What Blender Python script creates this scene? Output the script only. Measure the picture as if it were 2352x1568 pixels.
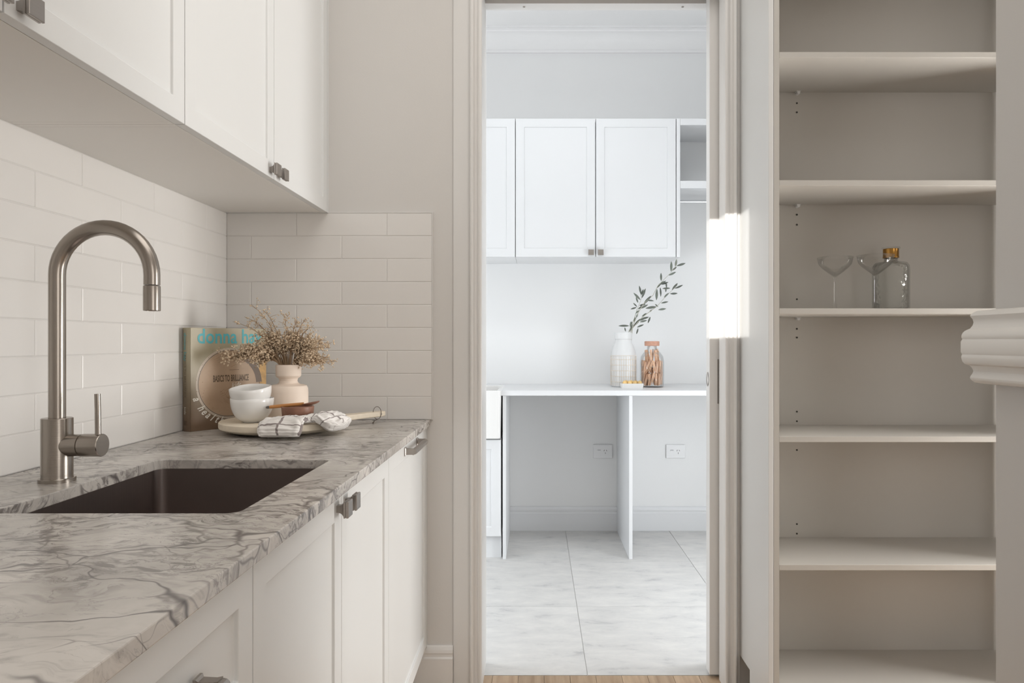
import bpy, bmesh, math, random
from mathutils import Vector, Matrix, noise
from math import sin, cos, pi, radians, sqrt

random.seed(7)
S = bpy.context.scene
C = S.collection
for o in list(bpy.data.objects):
    bpy.data.objects.remove(o)

# ------------------------------------------------------------------ camera
cam_d = bpy.data.cameras.new('camera')
cam = bpy.data.objects.new('camera', cam_d)
C.objects.link(cam)
CAMH = 1.161
cam.location = (0, 0, CAMH)
cam.rotation_euler = (pi / 2, 0, 0)
cam_d.sensor_width = 36
cam_d.lens = 1620 / 2352 * 36
cam_d.shift_x = -56 / 2352
cam_d.shift_y = 0.0
cam_d.clip_start = 0.02
S.camera = cam

# ------------------------------------------------------------------ light
S.view_settings.view_transform = 'Standard'
S.view_settings.look = 'None'
S.view_settings.gamma = 1
S.view_settings.use_curve_mapping = False
S.view_settings.exposure = 0.0

world = bpy.data.worlds.new('World')
S.world = world
world.use_nodes = True
world.node_tree.nodes['Background'].inputs[0].default_value = (0.85, 0.92, 1.0, 1)
world.node_tree.nodes['Background'].inputs[1].default_value = 1.0


def area(name, loc, target, sx, sy, power, color):
    d = bpy.data.lights.new(name, 'AREA')
    d.shape = 'RECTANGLE'
    d.size, d.size_y = sx, sy
    d.energy = power
    d.color = color
    o = bpy.data.objects.new(name, d)
    C.objects.link(o)
    o.location = loc
    o.rotation_euler = (Vector(target) - Vector(loc)).to_track_quat('-Z', 'Y').to_euler()
    return o


# laundry: window light on its right, added fill on its left, a ceiling fitting
area('laundry_window_light', (1.56, 2.85, 0.70), (0.2, 3.05, 0.60), 0.6, 1.25, 16.5, (0.92, 0.96, 1.0))
area('laundry_fill_light', (-1.66, 2.90, 0.68), (0.0, 3.1, 0.6), 0.7, 1.25, 17.5, (0.88, 0.94, 1.0))
area('laundry_ceiling_light', (0.1, 2.80, 3.03), (0.1, 2.80, 0.0), 1.6, 0.4, 13, (0.94, 0.97, 1.0))
# kitchen: a tall window to the right between chimney breast and shelves, weaker windows behind the camera
area('kitchen_right_light', (2.55, 1.80, 1.00), (-0.6, 1.80, 1.20), 0.50, 1.5, 49, (1.0, 0.985, 0.96))
area('kitchen_rear_light', (1.75, -1.42, 1.5), (0.2, 2.0, 1.3), 1.4, 1.8, 24, (1.0, 0.975, 0.945))
area('kitchen_ceiling_light', (0.2, 0.8, 3.03), (0.2, 0.8, 0), 1.4, 2.2, 17, (1.0, 0.975, 0.94))

# low sun cut to a patch by a slit added in the rear wall
SUN_AZ, SUN_EL = radians(20), radians(1.5)
sd = bpy.data.lights.new('sun', 'SUN')
sd.energy = 4.2
sd.angle = radians(0.15)
sd.color = (1.0, 0.97, 0.92)
sun = bpy.data.objects.new('sun', sd)
C.objects.link(sun)
sun.location = (-2, -6, 1.5)
sun_dir = Vector((sin(SUN_AZ) * cos(SUN_EL), cos(SUN_AZ) * cos(SUN_EL), -sin(SUN_EL)))
sun.rotation_euler = sun_dir.to_track_quat('-Z', 'Y').to_euler()

# ------------------------------------------------------------------ materials


def newmat(name):
    m = bpy.data.materials.new(name)
    m.use_nodes = True
    nt = m.node_tree
    b = nt.nodes['Principled BSDF']
    return m, nt, b


def simple(name, col, rough=0.5, metal=0.0, bump=0.0, bscale=60, var=0.0, vscale=6, spec=0.5, aniso=None, objvar=0.0):
    m, nt, b = newmat(name)
    N, L = nt.nodes, nt.links
    b.inputs['Roughness'].default_value = rough
    b.inputs['Metallic'].default_value = metal
    b.inputs['Specular IOR Level'].default_value = spec
    tc = N.new('ShaderNodeTexCoord')
    nz = N.new('ShaderNodeTexNoise')
    nz.inputs['Scale'].default_value = vscale
    nz.inputs['Detail'].default_value = 4
    if aniso:
        mp = N.new('ShaderNodeMapping')
        mp.inputs['Scale'].default_value = aniso
        L.new(tc.outputs['Object'], mp.inputs['Vector'])
        L.new(mp.outputs[0], nz.inputs['Vector'])
    else:
        L.new(tc.outputs['Object'], nz.inputs['Vector'])
    mix = N.new('ShaderNodeMix')
    mix.data_type = 'RGBA'
    mix.inputs['A'].default_value = (*[c * (1 - var) for c in col], 1)
    mix.inputs['B'].default_value = (*[min(1, c * (1 + var)) for c in col], 1)
    L.new(nz.outputs['Fac'], mix.inputs['Factor'])
    out = mix.outputs['Result']
    if objvar:
        oi = N.new('ShaderNodeObjectInfo')
        mr = N.new('ShaderNodeMapRange')
        mr.inputs['To Min'].default_value = 1 - objvar
        mr.inputs['To Max'].default_value = 1 + objvar
        L.new(oi.outputs['Random'], mr.inputs['Value'])
        hs = N.new('ShaderNodeHueSaturation')
        L.new(mr.outputs[0], hs.inputs['Value'])
        L.new(out, hs.inputs['Color'])
        out = hs.outputs['Color']
    L.new(out, b.inputs['Base Color'])
    if bump:
        n2 = N.new('ShaderNodeTexNoise')
        n2.inputs['Scale'].default_value = bscale
        n2.inputs['Detail'].default_value = 3
        L.new((mp.outputs[0] if aniso else tc.outputs['Object']), n2.inputs['Vector'])
        bp = N.new('ShaderNodeBump')
        bp.inputs['Strength'].default_value = bump
        bp.inputs['Distance'].default_value = 0.004
        L.new(n2.outputs['Fac'], bp.inputs['Height'])
        L.new(bp.outputs[0], b.inputs['Normal'])
    return m


M = {}
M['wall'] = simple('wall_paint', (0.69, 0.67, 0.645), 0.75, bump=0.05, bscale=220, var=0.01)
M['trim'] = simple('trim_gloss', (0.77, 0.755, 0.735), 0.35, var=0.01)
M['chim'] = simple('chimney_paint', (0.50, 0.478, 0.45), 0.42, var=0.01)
M['mant'] = simple('mantel_paint', (0.66, 0.635, 0.60), 0.4, var=0.01)
M['cab'] = simple('cabinet_satin', (0.74, 0.745, 0.738), 0.38, var=0.008)
M['carcass'] = simple('carcass_melamine', (0.82, 0.80, 0.765), 0.5, var=0.01)
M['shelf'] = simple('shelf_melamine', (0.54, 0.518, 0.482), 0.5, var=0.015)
M['ceil'] = simple('ceiling_paint', (0.87, 0.865, 0.86), 0.8, var=0.01)
M['lwall'] = simple('laundry_paint', (0.84, 0.84, 0.835), 0.75, var=0.008)
M['lcab'] = simple('laundry_cabinet', (0.745, 0.75, 0.755), 0.4, var=0.006)
M['tile'] = simple('gloss_tile', (0.80, 0.78, 0.755), 0.22, bump=0.10, bscale=9, var=0.015, vscale=14, objvar=0.012)
M['grout'] = simple('grout', (0.70, 0.68, 0.655), 0.85, var=0.02, vscale=80)
M['fgrout'] = simple('floor_grout', (0.62, 0.61, 0.595), 0.9, var=0.03, vscale=90)
M['nickel'] = simple('brushed_nickel', (0.36, 0.325, 0.29), 0.27, 1.0, bump=0.02, bscale=10, var=0.03, vscale=8, aniso=(1, 1, 60))
M['knob'] = simple('gunmetal', (0.40, 0.37, 0.345), 0.36, 1.0, bump=0.06, bscale=15, var=0.06, aniso=(1, 1, 40))
M['sinkm'] = simple('sink_steel', (0.36, 0.31, 0.295), 0.33, 1.0, bump=0.05, bscale=20, var=0.1, aniso=(1, 40, 1))
M['ceramic'] = simple('white_ceramic', (0.83, 0.82, 0.80), 0.18, var=0.01)
M['cream'] = simple('cream_stoneware', (0.80, 0.68, 0.58), 0.6, bump=0.05, bscale=90, var=0.03, vscale=20)
M['redwood'] = simple('red_wood', (0.24, 0.115, 0.075), 0.42, var=0.35, vscale=20, aniso=(1, 6, 6))
M['spoonwood'] = simple('spoon_wood', (0.52, 0.235, 0.075), 0.42, var=0.25, vscale=25, aniso=(1, 6, 6))
M['spoonend'] = simple('spoon_dark', (0.12, 0.11, 0.10), 0.5, var=0.1)
M['palewood'] = simple('pale_wood', (0.80, 0.71, 0.575), 0.5, bump=0.05, var=0.10, vscale=10, aniso=(2, 14, 8))
M['string'] = simple('leather_string', (0.10, 0.075, 0.06), 0.8, var=0.1)
M['stem'] = simple('dry_stem', (0.36, 0.245, 0.15), 0.8, var=0.2, vscale=40)
M['bud'] = simple('dry_bud', (0.66, 0.52, 0.37), 0.85, var=0.35, vscale=60, objvar=0.10)
M['leaf'] = simple('olive_leaf', (0.125, 0.14, 0.115), 0.5, var=0.25, vscale=30, objvar=0.3)
M['twig'] = simple('olive_twig', (0.42, 0.41, 0.33), 0.7, var=0.1)
M['cork'] = simple('terracotta_cork', (0.56, 0.31, 0.22), 0.8, bump=0.2, bscale=200, var=0.15, vscale=80)
M['peg'] = simple('peg_wood', (0.78, 0.50, 0.33), 0.6, var=0.12, vscale=20, objvar=0.16)
M['spring'] = simple('peg_spring', (0.55, 0.5, 0.45), 0.3, 1.0)
M['brass'] = simple('brass', (0.42, 0.225, 0.06), 0.2, 1.0, var=0.05)
M['plastic'] = simple('white_plastic', (0.82, 0.82, 0.82), 0.3)
M['dark'] = simple('dark_hole', (0.03, 0.028, 0.026), 0.7)
M['amber'] = simple('amber_piece', (0.83, 0.55, 0.22), 0.35, var=0.25, vscale=50, objvar=0.15)
M['chrome'] = simple('rail_chrome', (0.75, 0.75, 0.76), 0.15, 1.0)
M['bookpage'] = simple('book_pages', (0.78, 0.74, 0.64), 0.8, var=0.06, vscale=100, aniso=(60, 1, 1))
M['teal'] = simple('teal_print', (0.10, 0.48, 0.54), 0.5)
M['brownprint'] = simple('brown_print', (0.13, 0.085, 0.05), 0.5)
M['whiteprint'] = simple('white_print', (0.80, 0.76, 0.68), 0.5)
M['plateprint'] = simple('plate_print', (0.47, 0.33, 0.22), 0.45, var=0.22, vscale=18)
M['rimprint'] = simple('rim_print', (0.58, 0.50, 0.41), 0.45, var=0.2, vscale=30)
M['shadeprint'] = simple('shade_print', (0.16, 0.11, 0.075), 0.45, var=0.3, vscale=25)
M['pieprint'] = simple('pie_print', (0.62, 0.37, 0.12), 0.45, var=0.55, vscale=55)
M['crumbprint'] = simple('crumb_print', (0.30, 0.19, 0.11), 0.5, var=0.4, vscale=90)


def floor_tile_mat():
    m, nt, b = newmat('stone_floor_tile')
    N, L = nt.nodes, nt.links
    tc = N.new('ShaderNodeTexCoord')
    oi = N.new('ShaderNodeObjectInfo')
    vm = N.new('ShaderNodeVectorMath')
    vm.operation = 'ADD'
    sc = N.new('ShaderNodeVectorMath')
    sc.operation = 'SCALE'
    sc.inputs['Scale'].default_value = 31.0
    cmb = N.new('ShaderNodeCombineXYZ')
    L.new(oi.outputs['Random'], cmb.inputs[0])
    L.new(oi.outputs['Random'], cmb.inputs[1])
    L.new(cmb.outputs[0], sc.inputs[0])
    L.new(tc.outputs['Object'], vm.inputs[0])
    L.new(sc.outputs[0], vm.inputs[1])
    mp = N.new('ShaderNodeMapping')
    mp.inputs['Scale'].default_value = (4.0, 9.0, 9.0)
    mp.inputs['Rotation'].default_value = (0, 0, 0.12)
    L.new(vm.outputs[0], mp.inputs[0])
    n1 = N.new('ShaderNodeTexNoise')
    n1.inputs['Scale'].default_value = 1.6
    n1.inputs['Detail'].default_value = 7
    n1.inputs['Roughness'].default_value = 0.70
    n1.inputs['Distortion'].default_value = 0.25
    L.new(mp.outputs[0], n1.inputs['Vector'])
    r = N.new('ShaderNodeValToRGB')
    e = r.color_ramp.elements
    e[0].position, e[0].color = 0.27, (0.43, 0.425, 0.425, 1)
    e[1].position, e[1].color = 0.66, (0.69, 0.675, 0.65, 1)
    k = r.color_ramp.elements.new(0.42)
    k.color = (0.60, 0.59, 0.575, 1)
    L.new(n1.outputs['Fac'], r.inputs[0])
    mr = N.new('ShaderNodeMapRange')
    mr.inputs['To Min'].default_value = 0.94
    mr.inputs['To Max'].default_value = 1.05
    L.new(oi.outputs['Random'], mr.inputs['Value'])
    hs = N.new('ShaderNodeHueSaturation')
    L.new(mr.outputs[0], hs.inputs['Value'])
    L.new(r.outputs[0], hs.inputs['Color'])
    L.new(hs.outputs[0], b.inputs['Base Color'])
    b.inputs['Roughness'].default_value = 0.42
    return m


def marble_mat():
    m, nt, b = newmat('veined_marble')
    N, L = nt.nodes, nt.links
    geo = N.new('ShaderNodeTexCoord')

    def mapping(scale, rot=(0, 0, 0)):
        mp = N.new('ShaderNodeMapping')
        mp.inputs['Scale'].default_value = scale
        mp.inputs['Rotation'].default_value = rot
        return mp

    def nz(vec, scale, detail=5, rough=0.55, dist=0.0):
        n = N.new('ShaderNodeTexNoise')
        n.inputs['Scale'].default_value = scale
        n.inputs['Detail'].default_value = detail
        n.inputs['Roughness'].default_value = rough
        n.inputs['Distortion'].default_value = dist
        L.new(vec, n.inputs['Vector'])
        return n

    def math(op, a, bb=None, clamp=False):
        n = N.new('ShaderNodeMath')
        n.operation = op
        n.use_clamp = clamp
        for i, v in enumerate((a, bb)):
            if v is None:
                continue
            if isinstance(v, (int, float)):
                n.inputs[i].default_value = v
            else:
                L.new(v, n.inputs[i])
        return n.outputs[0]

    def smooth(v, lo, hi, a=0.0, bb=1.0):
        n = N.new('ShaderNodeMapRange')
        n.interpolation_type = 'SMOOTHSTEP'
        n.inputs['From Min'].default_value = lo
        n.inputs['From Max'].default_value = hi
        n.inputs['To Min'].default_value = a
        n.inputs['To Max'].default_value = bb
        L.new(v, n.inputs['Value'])
        return n.outputs[0]

    # warp the coordinates once
    w = nz(geo.outputs['Object'], 3.0, 4, 0.6)
    sub = N.new('ShaderNodeVectorMath')
    sub.operation = 'SUBTRACT'
    L.new(w.outputs['Color'], sub.inputs[0])
    sub.inputs[1].default_value = (0.5, 0.5, 0.5)
    scl = N.new('ShaderNodeVectorMath')
    scl.operation = 'SCALE'
    scl.inputs['Scale'].default_value = 0.24
    L.new(sub.outputs[0], scl.inputs[0])
    add = N.new('ShaderNodeVectorMath')
    add.operation = 'ADD'
    L.new(geo.outputs['Object'], add.inputs[0])
    L.new(scl.outputs[0], add.inputs[1])
    P = add.outputs[0]

    def veins(vec, scale, rot, vscale, wlo, whi, keep):
        """broken lines along the borders of stretched cells"""
        mp = mapping(scale, rot)
        L.new(vec, mp.inputs[0])
        vo = N.new('ShaderNodeTexVoronoi')
        vo.feature = 'DISTANCE_TO_EDGE'
        vo.inputs['Scale'].default_value = vscale
        L.new(mp.outputs[0], vo.inputs['Vector'])
        wv = nz(vec, 7.0, 3)
        width = smooth(wv.outputs['Fac'], 0.35, 0.7, wlo, whi)
        n = N.new('ShaderNodeMath')
        n.operation = 'DIVIDE'
        L.new(vo.outputs['Distance'], n.inputs[0])
        L.new(width, n.inputs[1])
        v = smooth(n.outputs[0], 0.0, 1.0, 1.0, 0.0)
        brk = nz(vec, 5.0 * vscale / 1.2, 2)
        return math('MULTIPLY', v, smooth(brk.outputs['Fac'], keep, keep + 0.16))

    vein1 = veins(P, (2.0, 5.0, 4.0), (0, 0, radians(-14)), 1.2, 0.008, 0.034, 0.35)
    vein3 = veins(P, (3.8, 8.0, 7.0), (0, 0, radians(12)), 1.5, 0.010, 0.045, 0.41)
    # ridged filaments
    mp2 = mapping((3.4, 10.0, 6.0), (0, 0, radians(8)))
    L.new(P, mp2.inputs[0])
    r2 = nz(mp2.outputs[0], 1.8, 7, 0.62, 0.7)
    d2 = math('ABSOLUTE', math('SUBTRACT', r2.outputs['Fac'], 0.5))
    vein2 = smooth(d2, 0.0, 0.012, 1.0, 0.0)
    msk = nz(geo.outputs['Object'], 2.6, 3)
    mask2 = smooth(msk.outputs['Fac'], 0.42, 0.56)
    vein2 = math('MULTIPLY', vein2, smooth(msk.outputs['Fac'], 0.38, 0.60, 0.30, 1.0))
    # dense brushed streaks inside the busy bands
    mp3 = mapping((8.0, 26.0, 16.0), (0, 0, radians(-12)))
    L.new(P, mp3.inputs[0])
    r3 = nz(mp3.outputs[0], 1.6, 7, 0.68, 1.5)
    str3 = math('MULTIPLY', smooth(r3.outputs['Fac'], 0.47, 0.60), mask2)
    mp4 = mapping((5.0, 20.0, 14.0), (0, 0, radians(-5)))
    L.new(P, mp4.inputs[0])
    r4 = nz(mp4.outputs[0], 2.4, 6, 0.6, 0.8)
    soft = smooth(r4.outputs['Fac'], 0.50, 0.72)
    # soft clouds
    cl = nz(P, 3.5, 5, 0.6)
    ramp = N.new('ShaderNodeValToRGB')
    e = ramp.color_ramp.elements
    e[0].position, e[0].color = 0.34, (0.41, 0.385, 0.357, 1)
    e[1].position, e[1].color = 0.62, (0.655, 0.62, 0.58, 1)
    L.new(cl.outputs['Fac'], ramp.inputs[0])

    def mixc(a, fac, col):
        mx = N.new('ShaderNodeMix')
        mx.data_type = 'RGBA'
        L.new(a, mx.inputs['A'])
        mx.inputs['B'].default_value = (*col, 1)
        L.new(fac, mx.inputs['Factor'])
        return mx.outputs['Result']
    c = mixc(ramp.outputs[0], math('MULTIPLY', soft, 0.5), (0.28, 0.255, 0.24))
    c = mixc(c, math('MULTIPLY', str3, 0.85), (0.145, 0.128, 0.122))
    c = mixc(c, math('MULTIPLY', vein2, 0.78), (0.16, 0.142, 0.138))
    c = mixc(c, math('MULTIPLY', vein3, 0.78), (0.17, 0.15, 0.145))
    c = mixc(c, math('MULTIPLY', vein1, 0.92), (0.11, 0.097, 0.095))
    L.new(c, b.inputs['Base Color'])
    b.inputs['Roughness'].default_value = 0.24
    b.inputs['Specular IOR Level'].default_value = 0.45
    return m


def plank_mat():
    m, nt, b = newmat('oak_plank')
    N, L = nt.nodes, nt.links
    tc = N.new('ShaderNodeTexCoord')
    mp = N.new('ShaderNodeMapping')
    mp.inputs['Scale'].default_value = (22, 1.6, 10)
    L.new(tc.outputs['Object'], mp.inputs[0])
    n1 = N.new('ShaderNodeTexNoise')
    n1.inputs['Scale'].default_value = 2
    n1.inputs['Detail'].default_value = 6
    L.new(mp.outputs[0], n1.inputs['Vector'])
    r = N.new('ShaderNodeValToRGB')
    e = r.color_ramp.elements
    e[0].position, e[0].color = 0.3, (0.36, 0.24, 0.145, 1)
    e[1].position, e[1].color = 0.7, (0.55, 0.40, 0.265, 1)
    L.new(n1.outputs['Fac'], r.inputs[0])
    oi = N.new('ShaderNodeObjectInfo')
    mr = N.new('ShaderNodeMapRange')
    mr.inputs['To Min'].default_value = 0.82
    mr.inputs['To Max'].default_value = 1.2
    L.new(oi.outputs['Random'], mr.inputs['Value'])
    hs = N.new('ShaderNodeHueSaturation')
    L.new(mr.outputs[0], hs.inputs['Value'])
    L.new(r.outputs[0], hs.inputs['Color'])
    L.new(hs.outputs[0], b.inputs['Base Color'])
    b.inputs['Roughness'].default_value = 0.4
    return m


def thin_glass(name, tint, edge, bump=0.0, bscale=60, gloss=0.6):
    """thin clear shell: lets light straight through, reflects more at grazing angles"""
    m, nt, b = newmat(name)
    N, L = nt.nodes, nt.links
    N.remove(b)
    out = N['Material Output']
    lw = N.new('ShaderNodeLayerWeight')
    lw.inputs['Blend'].default_value = 0.35
    tr = N.new('ShaderNodeBsdfTransparent')
    gl = N.new('ShaderNodeBsdfGlossy')
    gl.inputs['Roughness'].default_value = 0.03
    mc = N.new('ShaderNodeMix')
    mc.data_type = 'RGBA'
    mc.inputs['A'].default_value = (*tint, 1)
    mc.inputs['B'].default_value = (*edge, 1)
    pw = N.new('ShaderNodeMath')
    pw.operation = 'POWER'
    pw.inputs[1].default_value = 2.5
    L.new(lw.outputs['Facing'], pw.inputs[0])
    L.new(pw.outputs[0], mc.inputs['Factor'])
    L.new(mc.outputs['Result'], tr.inputs['Color'])
    fr = N.new('ShaderNodeFresnel')
    fr.inputs['IOR'].default_value = 1.33
    ml = N.new('ShaderNodeMath')
    ml.operation = 'MULTIPLY'
    ml.inputs[1].default_value = gloss
    L.new(fr.outputs[0], ml.inputs[0])
    mx = N.new('ShaderNodeMixShader')
    L.new(ml.outputs[0], mx.inputs[0])
    L.new(tr.outputs[0], mx.inputs[1])
    L.new(gl.outputs[0], mx.inputs[2])
    L.new(mx.outputs[0], out.inputs['Surface'])
    if bump:
        tc = N.new('ShaderNodeTexCoord')
        vo = N.new('ShaderNodeTexVoronoi')
        vo.inputs['Scale'].default_value = bscale
        L.new(tc.outputs['Object'], vo.inputs['Vector'])
        bp = N.new('ShaderNodeBump')
        bp.inputs['Strength'].default_value = bump
        bp.inputs['Distance'].default_value = 0.004
        L.new(vo.outputs['Distance'], bp.inputs['Height'])
        for n_ in (gl.inputs['Normal'], fr.inputs['Normal'], lw.inputs['Normal']):
            L.new(bp.outputs[0], n_)
    return m


def towel_mat():
    m, nt, b = newmat('checked_linen')
    N, L = nt.nodes, nt.links
    uv = N.new('ShaderNodeUVMap')
    sep = N.new('ShaderNodeSeparateXYZ')
    L.new(uv.outputs[0], sep.inputs[0])

    def math(op, a, bb=None):
        n = N.new('ShaderNodeMath')
        n.operation = op
        for i, v in enumerate((a, bb)):
            if v is None:
                continue
            if isinstance(v, (int, float)):
                n.inputs[i].default_value = v
            else:
                L.new(v, n.inputs[i])
        return n.outputs[0]

    def stripes(ch, k, off, wid):
        f = math('FRACT', math('ADD', math('MULTIPLY', ch, k), off))
        return math('LESS_THAN', math('ABSOLUTE', math('SUBTRACT', f, 0.5)), wid)
    a = stripes(sep.outputs[0], 16.0, 0.72, 0.035)
    bb = stripes(sep.outputs[1], 17.0, 0.54, 0.050)
    f = math('MINIMUM', math('ADD', a, bb), 1.0)
    mx = N.new('ShaderNodeMix')
    mx.data_type = 'RGBA'
    mx.inputs['A'].default_value = (0.80, 0.77, 0.74, 1)
    mx.inputs['B'].default_value = (0.29, 0.25, 0.24, 1)
    L.new(f, mx.inputs['Factor'])
    L.new(mx.outputs['Result'], b.inputs['Base Color'])
    b.inputs['Roughness'].default_value = 0.9
    nz = N.new('ShaderNodeTexNoise')
    nz.inputs['Scale'].default_value = 500
    bp = N.new('ShaderNodeBump')
    bp.inputs['Strength'].default_value = 0.15
    bp.inputs['Distance'].default_value = 0.002
    L.new(nz.outputs['Fac'], bp.inputs['Height'])
    L.new(bp.outputs[0], b.inputs['Normal'])
    return m


def cover_mat():
    m, nt, b = newmat('book_cover')
    N, L = nt.nodes, nt.links
    tc = N.new('ShaderNodeTexCoord')
    n1 = N.new('ShaderNodeTexNoise')
    n1.inputs['Scale'].default_value = 14
    n1.inputs['Detail'].default_value = 6
    L.new(tc.outputs['Object'], n1.inputs['Vector'])
    sep = N.new('ShaderNodeSeparateXYZ')
    L.new(tc.outputs['Object'], sep.inputs[0])
    # printed table top: olive at the head of the cover, brown at its foot
    mr = N.new('ShaderNodeMapRange')
    mr.inputs['From Min'].default_value = 0.03
    mr.inputs['From Max'].default_value = 0.23
    L.new(sep.outputs[2], mr.inputs['Value'])
    mx = N.new('ShaderNodeMix')
    mx.data_type = 'RGBA'
    mx.inputs['A'].default_value = (0.19, 0.125, 0.08, 1)
    mx.inputs['B'].default_value = (0.44, 0.39, 0.27, 1)
    L.new(mr.outputs[0], mx.inputs['Factor'])
    hs = N.new('ShaderNodeHueSaturation')
    m2 = N.new('ShaderNodeMapRange')
    m2.inputs['To Min'].default_value = 0.75
    m2.inputs['To Max'].default_value = 1.25
    L.new(n1.outputs['Fac'], m2.inputs['Value'])
    L.new(m2.outputs[0], hs.inputs['Value'])
    L.new(mx.outputs['Result'], hs.inputs['Color'])
    L.new(hs.outputs[0], b.inputs['Base Color'])
    b.inputs['Roughness'].default_value = 0.4
    return m


def milk_glass():
    m, nt, b = newmat('milky_glass')
    b.inputs['Base Color'].default_value = (0.90, 0.90, 0.895, 1)
    b.inputs['Transmission Weight'].default_value = 0.25
    b.inputs['Roughness'].default_value = 0.25
    return m


M['ftile'] = floor_tile_mat()
M['marble'] = marble_mat()
M['oak'] = plank_mat()
M['glass'] = thin_glass('clear_glass', (0.995, 0.996, 0.995), (0.955, 0.958, 0.955), gloss=0.38)
M['pebble'] = thin_glass('pebbled_glass', (0.988, 0.992, 0.988), (0.93, 0.935, 0.93), 0.7, 75, 0.45)
M['towel'] = towel_mat()
M['cover'] = cover_mat()
M['milk'] = milk_glass()
M['pegtint'] = simple('peg_reflection', (0.78, 0.68, 0.56), 0.6, var=0.1)  # tan of wooden pegs showing in the glass, painted onto the grid

# ------------------------------------------------------------------ helpers
ROOTLOC = {}


def tag(o, label=None, cat=None, group=None, kind=None):
    if label:
        o['label'] = label
    if cat:
        o['category'] = cat
    if group:
        o['group'] = group
    if kind:
        o['kind'] = kind
    return o


def thing(name, label, cat, loc, group=None, rot=0.0):
    o = bpy.data.objects.new(name, None)
    o.empty_display_size = 0.05
    C.objects.link(o)
    o.location = loc
    o.rotation_euler = (0, 0, rot)
    ROOTLOC[o] = Vector(loc)
    return tag(o, label, cat, group)


def bm_new():
    return bmesh.new()


def obj(name, bm, mat, parent=None, smooth=False, local=False, bevel=0.0, segs=2, label=None, kind=None, origin=None, recalc=True):
    """Link one mesh object. Vertices are in world space unless local=True."""
    if recalc:
        bmesh.ops.recalc_face_normals(bm, faces=bm.faces[:])
    me = bpy.data.meshes.new(name)
    base = Vector((0, 0, 0))
    if parent is not None and not local:
        base = ROOTLOC.get(parent, Vector((0, 0, 0)))
    if origin is not None and parent is None:
        base = Vector(origin)
    if base.length > 0:
        bmesh.ops.translate(bm, verts=bm.verts[:], vec=-base)
    bm.to_mesh(me)
    bm.free()
    mats = mat if isinstance(mat, (list, tuple)) else [mat]
    for mm in mats:
        me.materials.append(mm)
    if smooth:
        for p in me.polygons:
            p.use_smooth = True
        if smooth != 'all':
            try:
                me.set_sharp_from_angle(angle=radians(26))
            except Exception:
                pass
    o = bpy.data.objects.new(name, me)
    C.objects.link(o)
    if parent is not None:
        o.parent = parent
    elif origin is not None:
        o.location = origin
    ROOTLOC[o] = base
    if bevel:
        md = o.modifiers.new('bevel', 'BEVEL')
        md.width = bevel
        md.segments = segs
        md.limit_method = 'ANGLE'
        md.angle_limit = radians(40)
    if label:
        o['label'] = label
    if kind:
        o['kind'] = kind
    return o


def box(bm, x0, x1, y0, y1, z0, z1, mi=0):
    v = [bm.verts.new((x, y, z)) for x in (x0, x1) for y in (y0, y1) for z in (z0, z1)]
    q = [(0, 1, 3, 2), (4, 6, 7, 5), (0, 4, 5, 1), (2, 3, 7, 6), (0, 2, 6, 4), (1, 5, 7, 3)]
    for f in q:
        fc = bm.faces.new([v[i] for i in f])
        fc.material_index = mi
    return v


def frustum(bm, lo, hi, mi=0):
    """two quads (4 points each) joined to a solid"""
    a = [bm.verts.new(p) for p in lo]
    b = [bm.verts.new(p) for p in hi]
    bm.faces.new(a[::-1]).material_index = mi
    bm.faces.new(b).material_index = mi
    n = len(a)
    for i in range(n):
        bm.faces.new((a[i], a[(i + 1) % n], b[(i + 1) % n], b[i])).material_index = mi


def lathe(bm, prof, cx, cy, seg=48, mi=0, mat=None):
    """revolve (r, z) points; r == 0 makes a pole"""
    rings = []
    for r, z in prof:
        if r < 1e-6:
            rings.append([bm.verts.new((cx, cy, z))])
        else:
            rings.append([bm.verts.new((cx + r * cos(2 * pi * k / seg), cy + r * sin(2 * pi * k / seg), z)) for k in range(seg)])
    for a, b in zip(rings[:-1], rings[1:]):
        for k in range(seg):
            k2 = (k + 1) % seg
            if len(a) == 1 and len(b) == 1:
                continue
            if len(a) == 1:
                f = bm.faces.new((a[0], b[k], b[k2]))
            elif len(b) == 1:
                f = bm.faces.new((a[k], b[0], a[k2]))
            else:
                f = bm.faces.new((a[k], b[k], b[k2], a[k2]))
            f.material_index = mi
    if mat is not None:
        vs = [v for r in rings for v in r]
        bmesh.ops.transform(bm, matrix=mat, verts=vs)


def tube(bm, pts, rad, seg=12, cap=True, mi=0):
    pts = [Vector(p) for p in pts]
    n = len(pts)
    rads = rad if isinstance(rad, (list, tuple)) else [rad] * n
    up = None
    rings = []
    for i, p in enumerate(pts):
        if i == 0:
            t = pts[1] - pts[0]
        elif i == n - 1:
            t = pts[-1] - pts[-2]
        else:
            t = (pts[i + 1] - pts[i]).normalized() + (pts[i] - pts[i - 1]).normalized()
        t.normalize()
        if up is None:
            a = Vector((0, 0, 1)) if abs(t.z) < 0.9 else Vector((0, 1, 0))
            up = (a - t * a.dot(t)).normalized()
        else:
            up = (up - t * up.dot(t)).normalized()
        s = t.cross(up)
        rings.append([bm.verts.new(p + (up * cos(2 * pi * k / seg) + s * sin(2 * pi * k / seg)) * rads[i]) for k in range(seg)])
    for a, b in zip(rings[:-1], rings[1:]):
        for k in range(seg):
            f = bm.faces.new((a[k], a[(k + 1) % seg], b[(k + 1) % seg], b[k]))
            f.material_index = mi
    if cap:
        bm.faces.new(rings[0][::-1]).material_index = mi
        bm.faces.new(rings[-1]).material_index = mi


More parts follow.
